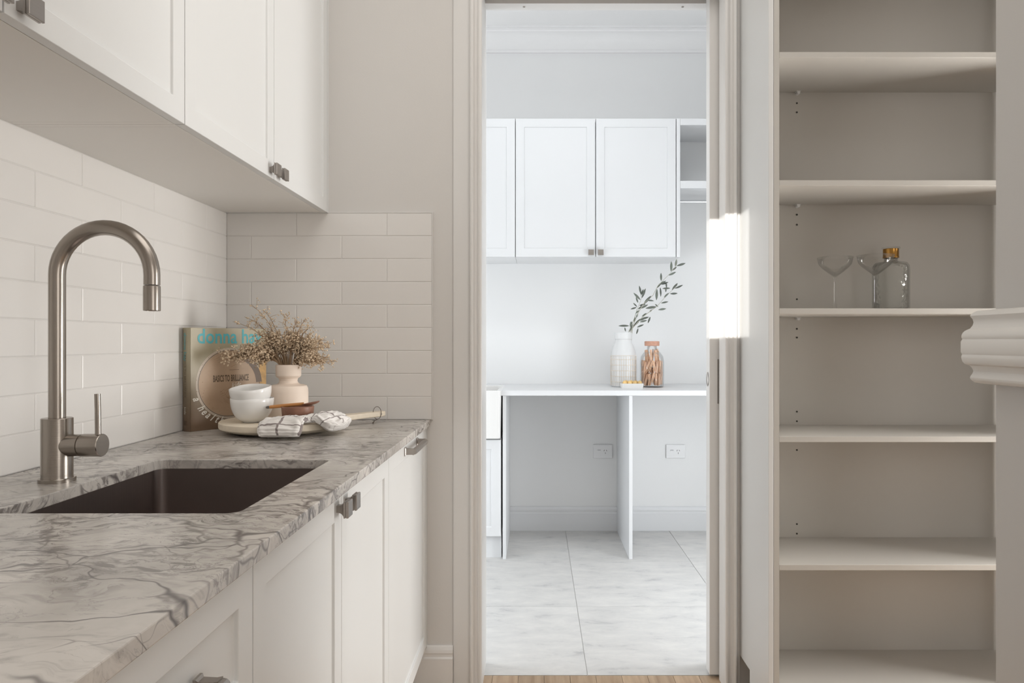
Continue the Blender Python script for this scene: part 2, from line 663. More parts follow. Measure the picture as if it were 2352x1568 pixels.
def extrude_profile(bm, prof, fn, a, b, mi=0):
    """closed 2D profile swept between a and b; fn(u, v, t) -> 3D point"""
    va = [bm.verts.new(fn(u, v, a)) for u, v in prof]
    vb = [bm.verts.new(fn(u, v, b)) for u, v in prof]
    n = len(prof)
    for i in range(n):
        bm.faces.new((va[i], va[(i + 1) % n], vb[(i + 1) % n], vb[i])).material_index = mi
    bm.faces.new(va[::-1]).material_index = mi
    bm.faces.new(vb).material_index = mi


def rrect(x0, x1, y0, y1, r, k=6):
    pts = []
    for cx, cy, a0 in ((x1 - r, y1 - r, 0), (x0 + r, y1 - r, 90), (x0 + r, y0 + r, 180), (x1 - r, y0 + r, 270)):
        for i in range(k + 1):
            a = radians(a0 + 90 * i / k)
            pts.append((cx + r * cos(a), cy + r * sin(a)))
    return pts


def face_map(kind, w0):
    """(u, v, w) -> world; w grows out of the face"""
    if kind == '+x':
        return lambda u, v, w: Vector((w0 + w, u, v))
    if kind == '-y':
        return lambda u, v, w: Vector((u, w0 - w, v))


def shaker(bm, fm, u0, u1, v0, v1, th=0.02, fr=0.043, dep=0.006):
    """door slab of thickness th in front of its carcass (w from -th to 0), panel set back by dep"""
    def P(u, v, w):
        return bm.verts.new(fm(u, v, w))
    o = [(u0, v0), (u1, v0), (u1, v1), (u0, v1)]
    i1 = [(u0 + fr, v0 + fr), (u1 - fr, v0 + fr), (u1 - fr, v1 - fr), (u0 + fr, v1 - fr)]
    e = 0.0012
    back = [P(u, v, -th) for u, v in o]
    fo = [P(u, v, 0) for u, v in o]
    fi = [P(u, v, 0) for u, v in i1]
    ii = [(u0 + fr + e, v0 + fr + e), (u1 - fr - e, v0 + fr + e), (u1 - fr - e, v1 - fr - e), (u0 + fr + e, v1 - fr - e)]
    fp = [P(u, v, -dep) for u, v in ii]
    bm.faces.new(back[::-1])
    for k in range(4):
        k2 = (k + 1) % 4
        bm.faces.new((back[k], back[k2], fo[k2], fo[k]))
        bm.faces.new((fo[k], fo[k2], fi[k2], fi[k]))
        bm.faces.new((fi[k], fi[k2], fp[k2], fp[k]))
    bm.faces.new(fp)


def fbox(bm, fm, u0, u1, v0, v1, w0, w1):
    lo = [fm(u0, v0, w0), fm(u1, v0, w0), fm(u1, v1, w0), fm(u0, v1, w0)]
    hi = [fm(u0, v0, w1), fm(u1, v0, w1), fm(u1, v1, w1), fm(u0, v1, w1)]
    frustum(bm, lo, hi)


def fsect(bm, fm, u, v, secs):
    """square sections (half size, w) skinned together"""
    rings = []
    for hu, hv, w in secs:
        rings.append([bm.verts.new(fm(u + a * hu, v + b * hv, w)) for a, b in ((-1, -1), (1, -1), (1, 1), (-1, 1))])
    for a, b in zip(rings[:-1], rings[1:]):
        for k in range(4):
            bm.faces.new((a[k], a[(k + 1) % 4], b[(k + 1) % 4], b[k]))
    bm.faces.new(rings[0][::-1])
    bm.faces.new(rings[-1])


def knob(fm, u, v, parent, mat, h=0.0148):
    """square knob: concave stem flaring to a stepped square head"""
    bm = bm_new()
    s = h / 0.015
    fsect(bm, fm, u, v, [(0.0062 * s, 0.0062 * s, 0.0), (0.0064 * s, 0.0064 * s, 0.003), (0.0072 * s, 0.0072 * s, 0.007),
                         (0.0090 * s, 0.0090 * s, 0.011), (0.0125 * s, 0.0125 * s, 0.0145), (0.0150 * s, 0.0150 * s, 0.0155),
                         (0.0150 * s, 0.0150 * s, 0.0185), (0.0138 * s, 0.0138 * s, 0.0190), (0.0138 * s, 0.0138 * s, 0.0200),
                         (0.0150 * s, 0.0150 * s, 0.0205), (0.0150 * s, 0.0150 * s, 0.0235), (0.0142 * s, 0.0142 * s, 0.0245)])
    return obj('knob', bm, mat, parent)


def bar_handle(fm, u0, u1, v, parent, mat):
    bm = bm_new()
    for u in (u0, u1):
        fsect(bm, fm, u, v, [(0.0085, 0.0115, 0.0), (0.0085, 0.0115, 0.003), (0.0065, 0.0085, 0.005), (0.006, 0.008, 0.020), (0.0065, 0.009, 0.026)])
    # rounded bar
    n = 10
    pts = [fm(u0 - 0.006 + (u1 - u0 + 0.012) * i / n, v, 0.027) for i in range(n + 1)]
    tube(bm, pts, [0.0075] + [0.0088] * (n - 1) + [0.0075], 12)
    return obj('handle', bm, mat, parent, smooth=True)


# ------------------------------------------------------------------ the setting
WX = -1.0335        # face of the tiles on the left wall
EY = 2.3615         # face of the end wall
DL, DR = -0.181, 0.627   # doorway
DH = 2.357
CEIL = 3.06
LBY = 4.344         # laundry back wall

bm = bm_new(); box(bm, WX - 0.16, WX - 0.008, -1.52, EY + 0.18, 0, CEIL)
wall_left = obj('wall_left', bm, M['wall'], kind='structure')
bm = bm_new()
box(bm, WX - 0.16, DL - 0.018, EY, EY + 0.18, 0, CEIL)
box(bm, DL - 0.018, DR + 0.018, EY, EY + 0.18, DH + 0.02, CEIL)
box(bm, DR + 0.018, 2.7, EY, EY + 0.06, 0, CEIL)
box(bm, DR + 0.018, 2.7, EY + 0.135, EY + 0.18, 0, CEIL)
wall_back = obj('wall_back', bm, M['wall'], kind='structure')
# rear wall with a slit added to shape the low sun's patch
su0, su1 = -0.879, -0.700
RY = -1.5


def beam_x(x, y):   # where the ray through (x, y) crosses the rear wall
    return x - (y - RY) * math.tan(SUN_AZ)


sx1 = beam_x(0.679, 2.277) + 0.009
sx0 = beam_x(0.597, 2.50)
drop = math.tan(SUN_EL) * (2.30 - RY) / cos(SUN_AZ)
sz0 = CAMH + 0.015 + drop
sz1 = CAMH + 0.425 + drop
bm = bm_new()
yy0, yy1 = RY - 0.02, RY
# boxes leave the unseen slit open, sized to the wanted sun patch
box(bm, WX - 0.008, sx0, yy0, yy1, 0, CEIL)
box(bm, sx0, sx1, yy0, yy1, 0, sz0)
box(bm, sx0, sx1, yy0, yy1, sz1, CEIL)
box(bm, sx1, 2.7, yy0, yy1, 0, CEIL)
wall_rear = obj('wall_rear', bm, M['wall'], kind='structure')
bm = bm_new(); box(bm, 2.6, 2.75, -1.52, EY + 0.18, 0, CEIL)
wall_right = obj('wall_right', bm, M['wall'], kind='structure')
bm = bm_new(); box(bm, WX - 0.16, 2.75, -1.52, EY + 0.09, CEIL, CEIL + 0.1)
ceiling = obj('ceiling', bm, M['ceil'], kind='structure')

# kitchen floor: oak planks on a slab
bm = bm_new(); box(bm, WX - 0.16, 2.75, -1.52, 2.455, -0.08, -0.012)
floor = obj('floor', bm, M['oak'], kind='structure')
plank_me = None
px = -0.42
for k in range(33):
    for y0, y1 in ((-1.0 + (k % 3) * 0.35, 1.05 + (k % 3) * 0.28), (1.053 + (k % 3) * 0.28, 2.453)):
        if px + k * 0.0895 > DL - 0.1 and px + k * 0.0895 < DR + 0.1:
            pass
        elif y1 > EY:
            y1 = EY - 0.002
        bm = bm_new()
        box(bm, px + k * 0.0895, px + k * 0.0895 + 0.0885, y0, y1, -0.012, 0.0)
        obj('plank', bm, M['oak'], floor, bevel=0.0008, segs=1)

# laundry shell
bm = bm_new(); box(bm, -1.8, 1.7, LBY, LBY + 0.12, 0, CEIL + 0.05)
wall_lb = obj('wall_laundry_back', bm, M['lwall'], kind='structure')
bm = bm_new(); box(bm, -1.82, -1.70, EY + 0.18, LBY + 0.12, 0, CEIL + 0.05)
obj('wall_laundry_left', bm, M['lwall'], kind='structure')
bm = bm_new(); box(bm, 1.60, 1.72, EY + 0.18, LBY + 0.12, 0, CEIL + 0.05)
obj('wall_laundry_right', bm, M['lwall'], kind='structure')
bm = bm_new(); box(bm, -1.82, 1.72, EY + 0.09, LBY + 0.12, CEIL, CEIL + 0.1)
obj('ceiling_laundry', bm, M['ceil'], kind='structure')
bm = bm_new()
box(bm, WX - 0.16, DL - 0.018, EY + 0.18, EY + 0.186, 0, CEIL)
box(bm, DR + 0.018, 1.7, EY + 0.18, EY + 0.186, 0, CEIL)
box(bm, DL - 0.018, DR + 0.018, EY + 0.18, EY + 0.186, DH + 0.02, CEIL)
obj('wall_laundry_front', bm, M['lwall'], kind='structure')
bm = bm_new(); box(bm, -1.82, 1.72, 2.455, LBY + 0.12, -0.08, -0.003)
lfloor = obj('floor_laundry', bm, M['fgrout'], kind='structure')
xs = [-1.72, -1.094, -0.458, 0.178, 0.814, 1.45, 1.60]
ys = [2.455, 3.093, 3.724, LBY]
g = 0.0013
for i in range(len(xs) - 1):
    for j in range(3):
        bm = bm_new()
        box(bm, xs[i] + g, xs[i + 1] - g, ys[j] + g, ys[j + 1] - g, -0.003, 0.0)
        obj('tile', bm, M['ftile'], lfloor, bevel=0.0005, segs=1)

# laundry cornice and skirting
bm = bm_new()
prof = [(0, 0), (0, -0.125), (0.012, -0.125), (0.012, -0.112), (0.02, -0.108)]
for i in range(7):
    a = i / 6 * pi / 2
    prof.append((0.088 - 0.068 * cos(a), -0.10 + 0.072 * sin(a)))
prof += [(0.094, -0.022), (0.094, -0.012), (0.108, -0.012), (0.108, 0)]
extrude_profile(bm, prof, lambda u, v, t: (t, LBY - u, CEIL + v), -1.7, 1.6)
obj('trim_1', bm, M['ceil'], kind='structure', smooth=True)


def skirting(name, fn, a, b, mat, h=0.146, th=0.018):
    bm = bm_new()
    p = [(0, 0), (th, 0), (th, h - 0.040), (th - 0.004, h - 0.034), (th - 0.004, h - 0.026), (th - 0.002, h - 0.022),
         (th - 0.004, h - 0.012), (th - 0.009, h - 0.003), (th - 0.012, h), (0, h)]
    extrude_profile(bm, p, fn, a, b)
    return obj(name, bm, mat, kind='structure')


skirting('baseboard_laundry', lambda u, v, t: (t, LBY - u, v), -1.7, 1.6, M['lcab'])
skirting('baseboard_back', lambda u, v, t: (t, EY - u, v), -0.42, -0.278, M['trim'])
skirting('baseboard_right', lambda u, v, t: (t, EY - u, v), 0.735, 2.6, M['trim'], h=0.11)

# door lining (jambs, head) and architraves
bm = bm_new()
box(bm, DL - 0.018, DL, EY - 0.0, EY + 0.186, 0, DH)
obj('trim_2', bm, M['trim'], kind='structure', bevel=0.002)
bm = bm_new()
box(bm, DR, DR + 0.018, EY, EY + 0.06, 0, DH)
box(bm, DR, DR + 0.018, EY + 0.135, EY + 0.186, 0, DH)
obj('trim_3', bm, M['trim'], kind='structure', bevel=0.002)
bm = bm_new()
box(bm, DL - 0.018, DR + 0.018, EY, EY + 0.06, DH, DH + 0.02)
box(bm, DL - 0.018, DR + 0.018, EY + 0.135, EY + 0.186, DH, DH + 0.02)
head = obj('trim_4', bm, M['trim'], kind='structure')
bm = bm_new(); box(bm, DL, DR + 0.018, EY + 0.075, EY + 0.12, DH + 0.018, DH + 0.06)
obj('track', bm, M['knob'], head, label='grey metal sliding track')
for x in (-0.044, 0.523):
    bm = bm_new()
    lathe(bm, [(0, DH - 0.002), (0.004, DH - 0.002), (0.005, DH + 0.001), (0, DH + 0.001)], x, EY + 0.16, 12)
    obj('screw', bm, M['knob'], head)
arch = [(0, 0), (0, 0.016), (0.003, 0.020), (0.008, 0.021), (0.0125, 0.019), (0.0140, 0.0150), (0.019, 0.0145), (0.0235, 0.0165),
        (0.026, 0.022), (0.0285, 0.0265), (0.033, 0.0285), (0.037, 0.027), (0.0395, 0.023), (0.0405, 0.0095), (0.090, 0.0095), (0.096, 0.007), (0.097, 0)]
bm = bm_new()
extrude_profile(bm, arch, lambda u, v, t: (DL - u, EY - v, t), 0, DH + 0.06)
obj('trim_5', bm, M['trim'], kind='structure', smooth=True)
arch_r = [(u if u < 0.045 else min(u, 0.0515), v) for u, v in arch]
bm = bm_new()
extrude_profile(bm, arch_r, lambda u, v, t: (DR + u, EY - v, t), 0, DH + 0.06)
obj('trim_6', bm, M['trim'], kind='structure', smooth=True)

# cavity sliding door, all but its edge inside the wall
bm = bm_new(); box(bm, 0.597, 1.40, EY + 0.0705, EY + 0.1185, 0.012, DH + 0.016)
door = obj('door_1', bm, M['trim'], kind='structure', bevel=0.002)
bm = bm_new()
lathe(bm, [(0, 0), (0.010, 0), (0.013, 0.002), (0.010, 0.004), (0, 0.004)], 0, 0, 20,
      mat=Matrix.Translation((0.5975, EY + 0.0945, 1.030)) @ Matrix.Rotation(-pi / 2, 4, 'Y') @ Matrix.Scale(1.9, 4, (1, 0, 0)))
obj('edge_pull', bm, M['knob'], door, smooth=True, label='dark oval edge pull')
bm = bm_new(); box(bm, 0.624, 0.66, EY + 0.0692, EY + 0.0708, 0.947, 1.100)
obj('flush_pull', bm, M['knob'], door, label='dark recessed pull plate')

# chimney breast and its moulded mantel band (right foreground)
PX, PY = 0.944, 1.45
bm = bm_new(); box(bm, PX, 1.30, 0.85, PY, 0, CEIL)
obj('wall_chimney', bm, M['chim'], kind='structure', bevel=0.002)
zt = CAMH + 0.0668
ks = 0.156 / 171.5
sil = [(705, 205), (420, 225), (360, 255), (330, 280), (318, 298), (330, 318), (355, 345), (372, 395), (360, 440), (320, 490), (275, 508), (240, 525), (208, 555),
       (192, 590), (190, 620), (205, 650), (180, 685), (180, 845), (200, 880), (188, 910), (188, 935), (205, 990), (240, 1025), (310, 1045), (350, 1085),
       (368, 1130), (355, 1165), (330, 1200), (318, 1225), (325, 1250), (345, 1270), (390, 1300), (705, 1325)]
prof = []
for sx, sy in sil:
    xi = 2287 - (705 - sx) / 6.53
    k = (xi - 1232) / 1620
    p = max(0.0, (PX - k * PY) / (1 + k)) if sx < 700 else 0.0
    prof.append((p, zt - (sy - 205) / 6.53 * ks))
bm = bm_new()
path = []
rows = []
for p, z in prof:
    rows.append([bm.verts.new(q) for q in ((1.298, 0.85 - p, z), (PX - p, 0.85 - p, z), (PX - p, PY + p, z), (1.298, PY + p, z))])
for a, b in zip(rows[:-1], rows[1:]):
    for i in (0, 1, 2):
        bm.faces.new((a[i], a[i + 1], b[i + 1], b[i]))
bm.faces.new([r[0] for r in rows])
bm.faces.new([r[3] for r in rows][::-1])
mant = obj('mantel_moulding', bm, M['mant'], smooth=True, origin=(PX, PY, zt - 0.156))
tag(mant, 'white moulded mantel band with coves and beads on the chimney breast at right', 'mantel')

# ------------------------------------------------------------------ splashback tiles
ROWH = 0.69 / 9
TP = 0.3022
gap = 0.0008


def pillow(bm, fn, a0, a1, b0, b1, t):
    """tile with softly chamfered rim; fn(a, b, w)"""
    c = 0.0017
    rings = []
    for ins, w in ((0, 0), (0, t - c), (c * 0.35, t - c * 0.35), (c, t)):
        rings.append([bm.verts.new(fn(a, b, w)) for a, b in ((a0 + ins, b0 + ins), (a1 - ins, b0 + ins), (a1 - ins, b1 - ins), (a0 + ins, b1 - ins))])
    for p, q in zip(rings[:-1], rings[1:]):
        for k in range(4):
            bm.faces.new((p[k], p[(k + 1) % 4], q[(k + 1) % 4], q[k]))
    bm.faces.new(rings[0][::-1])
    bm.faces.new(rings[-1])


for r in range(1, 10):
    z0, z1 = 0.9 + (r - 1) * ROWH, 0.9 + r * ROWH
    # end wall
    off = -0.348 if r % 2 == 0 else -0.348 + TP / 2
    x1 = off
    while x1 > WX + 0.01:
        a1, a0 = min(x1, -0.348), max(x1 - TP, WX - 0.0004)
        bm = bm_new()
        tl = random.uniform(-0.0004, 0.0004)
        pillow(bm, lambda a, b, w: Vector((a, EY - w - (0.0 if w == 0 else tl * (a - a0) / 0.3), b)), a0 + gap, a1 - gap, z0 + gap, z1 - gap, 0.0078)
        obj('tile', bm, M['tile'], wall_back)
        x1 -= TP
    # left wall
    y0 = 1.4546 + (0 if r % 2 == 0 else TP / 2) - TP * 4
    while y0 < EY - 0.012:
        a0, a1 = max(y0, 0.30), min(y0 + TP, EY - 0.0012)
        if a1 - a0 > 0.01:
            bm = bm_new()
            pillow(bm, lambda a, b, w: Vector((WX - 0.008 + w, a, b)), a0 + gap, a1 - gap, z0 + gap, z1 - gap, 0.0078)
            obj('tile', bm, M['tile'], wall_left)
        y0 += TP
# grout bed and edge trim
bm = bm_new(); box(bm, WX, -0.3485, EY - 0.0066, EY, 0.9, 1.59)
obj('grout', bm, M['grout'], wall_back)
bm = bm_new(); box(bm, WX - 0.008, WX - 0.0014, 0.30, EY - 0.008, 0.9, 1.59)
obj('grout', bm, M['grout'], wall_left)
bm = bm_new()
box(bm, -0.348, -0.346, EY - 0.0085, EY, 0.9, 1.592)
box(bm, -0.70, -0.348, EY - 0.0085, EY, 1.590, 1.592)
obj('edge_trim', bm, M['trim'], wall_back)

# ------------------------------------------------------------------ base cabinets
FX = -0.365           # door face
fm = face_map('+x', FX)
TOPZ = 0.876
COUNTER_Z, CT = 0.900, 0.021


def base_unit(name, label, cat, y0, y1, fronts, group=None):
    """fronts: list of (part name, u0, u1, v0, v1, hardware)"""
    t = thing(name, label, cat, (FX - 0.3, (y0 + y1) / 2, 0), group)
    bm = bm_new()
    xb, xf = WX - 0.0075, FX - 0.0205
    e = 0.0005
    box(bm, xb, xf, y0 + e, y0 + 0.016, 0.145, 0.878)
    box(bm, xb, xf, y1 - 0.016, y1 - e, 0.145, 0.878)
    box(bm, xb, xf, y0 + 0.016, y1 - 0.016, 0.145, 0.161)
    box(bm, xb, xb + 0.008, y0 + 0.016, y1 - 0.016, 0.161, 0.878)
    box(bm, xf - 0.016, xf, y0 + 0.016, y1 - 0.016, 0.85, 0.878)
    obj('carcass', bm, M['carcass'], t)
    bm = bm_new(); box(bm, FX - 0.085, FX - 0.069, y0 + e, y1 - e, 0.0, 0.1445)
    obj('kickboard', bm, M['cab'], t)
    for nm, u0, u1, v0, v1, hw in fronts:
        bm = bm_new()
        shaker(bm, fm, u0, u1, v0, v1)
        d = obj(nm, bm, M['cab'], t, bevel=0.0012, segs=2)
        ROOTLOC[d] = ROOTLOC[t]
        if hw and hw[0] == 'knob':
            knob(fm, hw[1], hw[2], d, M['knob'])
        elif hw:
            bar_handle(fm, hw[1], hw[2], hw[3], d, M['knob'])
    return t


G = 0.0015
base_unit('drawer_unit', 'white shaker drawer unit nearest the camera with grey bar handles', 'cabinet', 0.309, 0.909,
          [('drawer', 0.309 + G, 0.909 - G, 0.70 + G, TOPZ, ('bar', 0.46, 0.757, 0.790)),
           ('drawer', 0.309 + G, 0.909 - G, 0.43 + G, 0.70 - G, ('bar', 0.46, 0.757, 0.60)),
           ('drawer', 0.309 + G, 0.909 - G, 0.151, 0.43 - G, ('bar', 0.46, 0.757, 0.33))])
base_unit('sink_cabinet', 'white two-door shaker cabinet under the sink with paired square knobs', 'cabinet', 0.909, 1.743,
          [('door', 0.909 + G, 1.3225 - G, 0.151, TOPZ, ('knob', 1.293, 0.855)),
           ('door', 1.3225 + G, 1.743 - G, 0.151, TOPZ, ('knob', 1.352, 0.855))])
base_unit('appliance_cabinet', 'white panelled cabinet front by the end wall with horizontal bar handle', 'cabinet', 1.743, 2.343,
          [('door', 1.743 + G, 2.343 - G, 0.151, TOPZ, ('bar', 1.955, 2.150, 0.856))])

# ------------------------------------------------------------------ worktop and sink
CX1 = -0.355
SX0, SX1, SY0, SY1, SR = -0.835, -0.4545, 1.0735, 1.560, 0.022


def slab_with_hole(bm, outer, hole, z0, z1):
    vo = [bm.verts.new((x, y, z1)) for x, y in outer]
    vh = [bm.verts.new((x, y, z1)) for x, y in hole]
    ed = [bm.edges.new((l[i], l[(i + 1) % len(l)])) for l in (vo, vh) for i in range(len(l))]
    r = bmesh.ops.triangle_fill(bm, use_beauty=True, use_dissolve=False, edges=ed)
    top = [f for f in r['geom'] if isinstance(f, bmesh.types.BMFace)]
    mp = {}
    for v in vo + vh:
        mp[v] = bm.verts.new((v.co.x, v.co.y, z0))
    for f in top:
        bm.faces.new([mp[v] for v in reversed(f.verts)])
    for l in (vo, vh):
        for i in range(len(l)):
            a, b = l[i], l[(i + 1) % len(l)]
            bm.faces.new((a, b, mp[b], mp[a]))


bm = bm_new()
slab_with_hole(bm, [(WX, 0.30), (CX1, 0.30), (CX1, EY - 0.008), (WX, EY - 0.008)], rrect(SX0, SX1, SY0, SY1, SR), COUNTER_Z - CT, COUNTER_Z)
top = obj('worktop', bm, M['marble'], bevel=0.0018, segs=2, origin=((WX + CX1) / 2, 1.3, COUNTER_Z - CT))
tag(top, 'grey and cream veined marble worktop with cut-out for the sink', 'worktop')

snk = thing('sink', 'dark undermount steel sink let into the marble worktop', 'sink', ((SX0 + SX1) / 2, (SY0 + SY1) / 2, 0.68))
bm = bm_new()
e = 0.002
loops = []
spec = [(-0.02, 0.030, 0.8788), (e, SR + 0.001, 0.8788), (e, SR + 0.001, 0.874), (e + 0.001, SR + 0.001, 0.72), (e + 0.004, SR + 0.002, 0.704), (e + 0.012, SR + 0.004, 0.694), (e + 0.03, SR + 0.01, 0.690)]
for ins, rr, z in spec:
    d = -ins if ins < 0 else (ins - 2 * e)
    if ins < 0:
        pts = rrect(SX0 - 0.02, SX1 + 0.02, SY0 - 0.02, SY1 + 0.02, 0.035)
    else:
        pts = rrect(SX0 + d, SX1 - d, SY0 + d, SY1 - d, rr)
    loops.append([bm.verts.new((x, y, z)) for x, y in pts])
for a, b in zip(loops[:-1], loops[1:]):
    for k in range(len(a)):
        bm.faces.new((a[k], b[k], b[(k + 1) % len(a)], a[(k + 1) % len(a)]))
bm.faces.new(loops[-1])
s = obj('bowl', bm, M['sinkm'], snk, smooth=True)
md = s.modifiers.new('solid', 'SOLIDIFY'); md.thickness = 0.0012; md.offset = -1
bm = bm_new()
lathe(bm, [(0, 0.6925), (0.020, 0.6925), (0.030, 0.6935), (0.043, 0.6925), (0.045, 0.6905), (0, 0.6905)], (SX0 + SX1) / 2, 1.32, 32)
obj('drain', bm, M['nickel'], snk, smooth=True)

# ------------------------------------------------------------------ tap
TX, TY = -0.895, 1.317
tap = thing('kitchen_tap', 'brushed nickel gooseneck tap with side lever behind the sink', 'tap', (TX, TY, 0.9))
bm = bm_new()
lathe(bm, [(0, 0.9), (0.0305, 0.9), (0.0305, 0.9065), (0.0298, 0.9075), (0.0262, 0.9075), (0.0260, 0.909), (0.0260, 1.0175), (0.0252, 1.0185), (0, 1.0185)], TX, TY, 48)
obj('base', bm, M['nickel'], tap, smooth=True)
# lever housing (points along +x), two sections with a groove
ZL = 0.9675
bm = bm_new()
mt = Matrix.Translation((TX, TY, ZL)) @ Matrix.Rotation(pi / 2, 4, 'Y')
lathe(bm, [(0, 0.012), (0.0205, 0.012), (0.0205, 0.0455), (0.019, 0.0462), (0.019, 0.0472), (0.0208, 0.0480), (0.0212, 0.050), (0.0212, 0.084), (0.0204, 0.0852), (0, 0.0852)], 0, 0, 40, mat=mt)
obj('lever_housing', bm, M['nickel'], tap, smooth=True)
bm = bm_new()
tube(bm, [(TX + 0.078, TY - 0.002, ZL + 0.012), (TX + 0.0775, TY - 0.002, ZL + 0.06), (TX + 0.0765, TY - 0.002, 1.0635)], 0.0052, 16)
obj('lever', bm, M['nickel'], tap, smooth=True)
bm = bm_new()
R, rt = 0.0885, 0.0142
zc = 1.2850
pts = [(TX, TY, 1.015), (TX, TY, 1.08), (TX, TY, 1.15), (TX, TY, 1.22)]
for i in range(25):
    a = pi - pi * i / 24
    pts.append((TX + R + R * cos(a), TY, zc + R * sin(a)))
pts.append((TX + 2 * R, TY, 1.2665))
tube(bm, pts, rt, 28)
obj('spout', bm, M['nickel'], tap, smooth=True)
bm = bm_new()
lathe(bm, [(0, 1.264), (0.0125, 1.264), (0.0125, 1.2655), (0.0145, 1.2648), (0.0149, 1.263), (0.0149, 1.2190), (0.0138, 1.2180), (0.0118, 1.2180), (0.0112, 1.2205), (0, 1.2205)][::-1], TX + 2 * R, TY, 32)
obj('spray_head', bm, M['nickel'], tap, smooth=True)

# ------------------------------------------------------------------ upper cabinets
UX = -0.695
fu = face_map('+x', UX)
UZ0, UZ1 = 1.590, 2.62


def upper_unit(label, y0, ym, y1, group=None):
    t = thing('wall_cabinet', label, 'wall cabinet', ((WX + UX) / 2, (y0 + y1) / 2, UZ0), group)
    bm = bm_new()
    xb, xf = WX - 0.0075, UX - 0.0215
    e = 0.0006
    box(bm, xb, xf, y0 + e, y0 + 0.016, UZ0, UZ1)
    box(bm, xb, xf, y1 - 0.016, y1 - e, UZ0, UZ1)
    box(bm, xb, xf, y0 + 0.016, y1 - 0.016, UZ0, UZ0 + 0.016)
    box(bm, xb, xf, y0 + 0.016, y1 - 0.016, UZ1 - 0.016, UZ1)
    box(bm, xb, xb + 0.006, y0 + 0.016, y1 - 0.016, UZ0 + 0.016, UZ1 - 0.016)
    obj('carcass', bm, M['carcass'], t, bevel=0.0006, segs=1)
    for u0, u1, ku in ((y0, ym, ym - 0.028), (ym, y1, ym + 0.028)):
        bm = bm_new()
        shaker(bm, fu, u0 + G, u1 - G, UZ0, UZ1)
        d = obj('door', bm, M['cab'], t, bevel=0.0012, segs=2)
        ROOTLOC[d] = ROOTLOC[t]
        knob(fu, ku, UZ0 + 0.0195, d, M['knob'])
    return t


upper_unit('white shaker wall cabinet nearest the camera, square knobs at top left', 0.445, 0.92, 1.395)
upper_unit('white shaker wall cabinet in the corner by the end wall', 1.395, 1.870, 2.345)
bm = bm_new(); box(bm, WX - 0.0075, UX, 2.3455, EY - 0.0002, UZ0, UZ1)
fil = obj('filler_strip', bm, M['cab'], origin=((WX + UX) / 2, 2.353, UZ0))
tag(fil, 'narrow white filler strip between corner wall cabinet and end wall', 'filler strip')
bm = bm_new(); box(bm, WX - 0.0075, FX, 2.3437, EY - 0.0002, 0.145, 0.878)
fil = obj('filler_strip', bm, M['cab'], origin=((WX + FX) / 2, 2.353, 0.145))
tag(fil, 'narrow white filler strip between base cabinet and end wall below worktop', 'filler strip')

# ------------------------------------------------------------------ shelving unit (right)
UXL = 0.679
SF = 2.063
su = thing('shelving_unit', 'tall white built-in open shelving unit to the right of the doorway', 'shelves', (1.15, (SF + EY) / 2, 0))
RXR = 1.545
bm = bm_new()
pr = [(SF, 0), (2.245, 0), (2.245, 0.1155), (EY - 0.003, 0.1155), (EY - 0.003, 2.70), (SF, 2.70)]
extrude_profile(bm, pr, lambda u, v, t: (t, u, v), UXL, UXL + 0.0145)
obj('end_panel', bm, M['cab'], su, bevel=0.0008, segs=1)
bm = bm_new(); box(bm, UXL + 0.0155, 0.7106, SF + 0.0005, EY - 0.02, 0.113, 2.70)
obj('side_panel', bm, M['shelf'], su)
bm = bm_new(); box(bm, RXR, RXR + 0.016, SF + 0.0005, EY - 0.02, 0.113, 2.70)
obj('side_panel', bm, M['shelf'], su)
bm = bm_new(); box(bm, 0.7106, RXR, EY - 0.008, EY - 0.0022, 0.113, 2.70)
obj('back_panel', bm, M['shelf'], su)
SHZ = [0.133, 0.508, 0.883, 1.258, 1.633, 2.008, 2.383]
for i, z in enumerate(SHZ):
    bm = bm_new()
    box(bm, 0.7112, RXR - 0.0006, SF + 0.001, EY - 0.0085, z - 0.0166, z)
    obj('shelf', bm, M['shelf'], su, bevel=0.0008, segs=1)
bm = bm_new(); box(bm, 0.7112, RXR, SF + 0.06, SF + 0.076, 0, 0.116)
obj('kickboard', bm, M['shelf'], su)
for y in (237, 258, 493, 516, 687, 755, 775, 945, 967, 1033, 1203, 1225):
    z = CAMH - (y - 784) * (EY - 0.008) / 1620
    bm = bm_new()
    tube(bm, [(0.869, EY - 0.0092, z), (0.869, EY - 0.0072, z)], 0.0030, 10)
    obj('pin_hole', bm, M['dark'], su)
for z in (2.008, 1.633, 1.258):
    bm = bm_new()
    tube(bm, [(0.869, EY - 0.0085, z - 0.0225), (0.869, EY - 0.026, z - 0.0225)], 0.005, 10)
    box(bm, 0.862, 0.876, EY - 0.026, EY - 0.0085, z - 0.019, z - 0.0168)
    obj('shelf_pin', bm, M['plastic'], su)

# glassware on the fourth shelf
GZ = 1.258


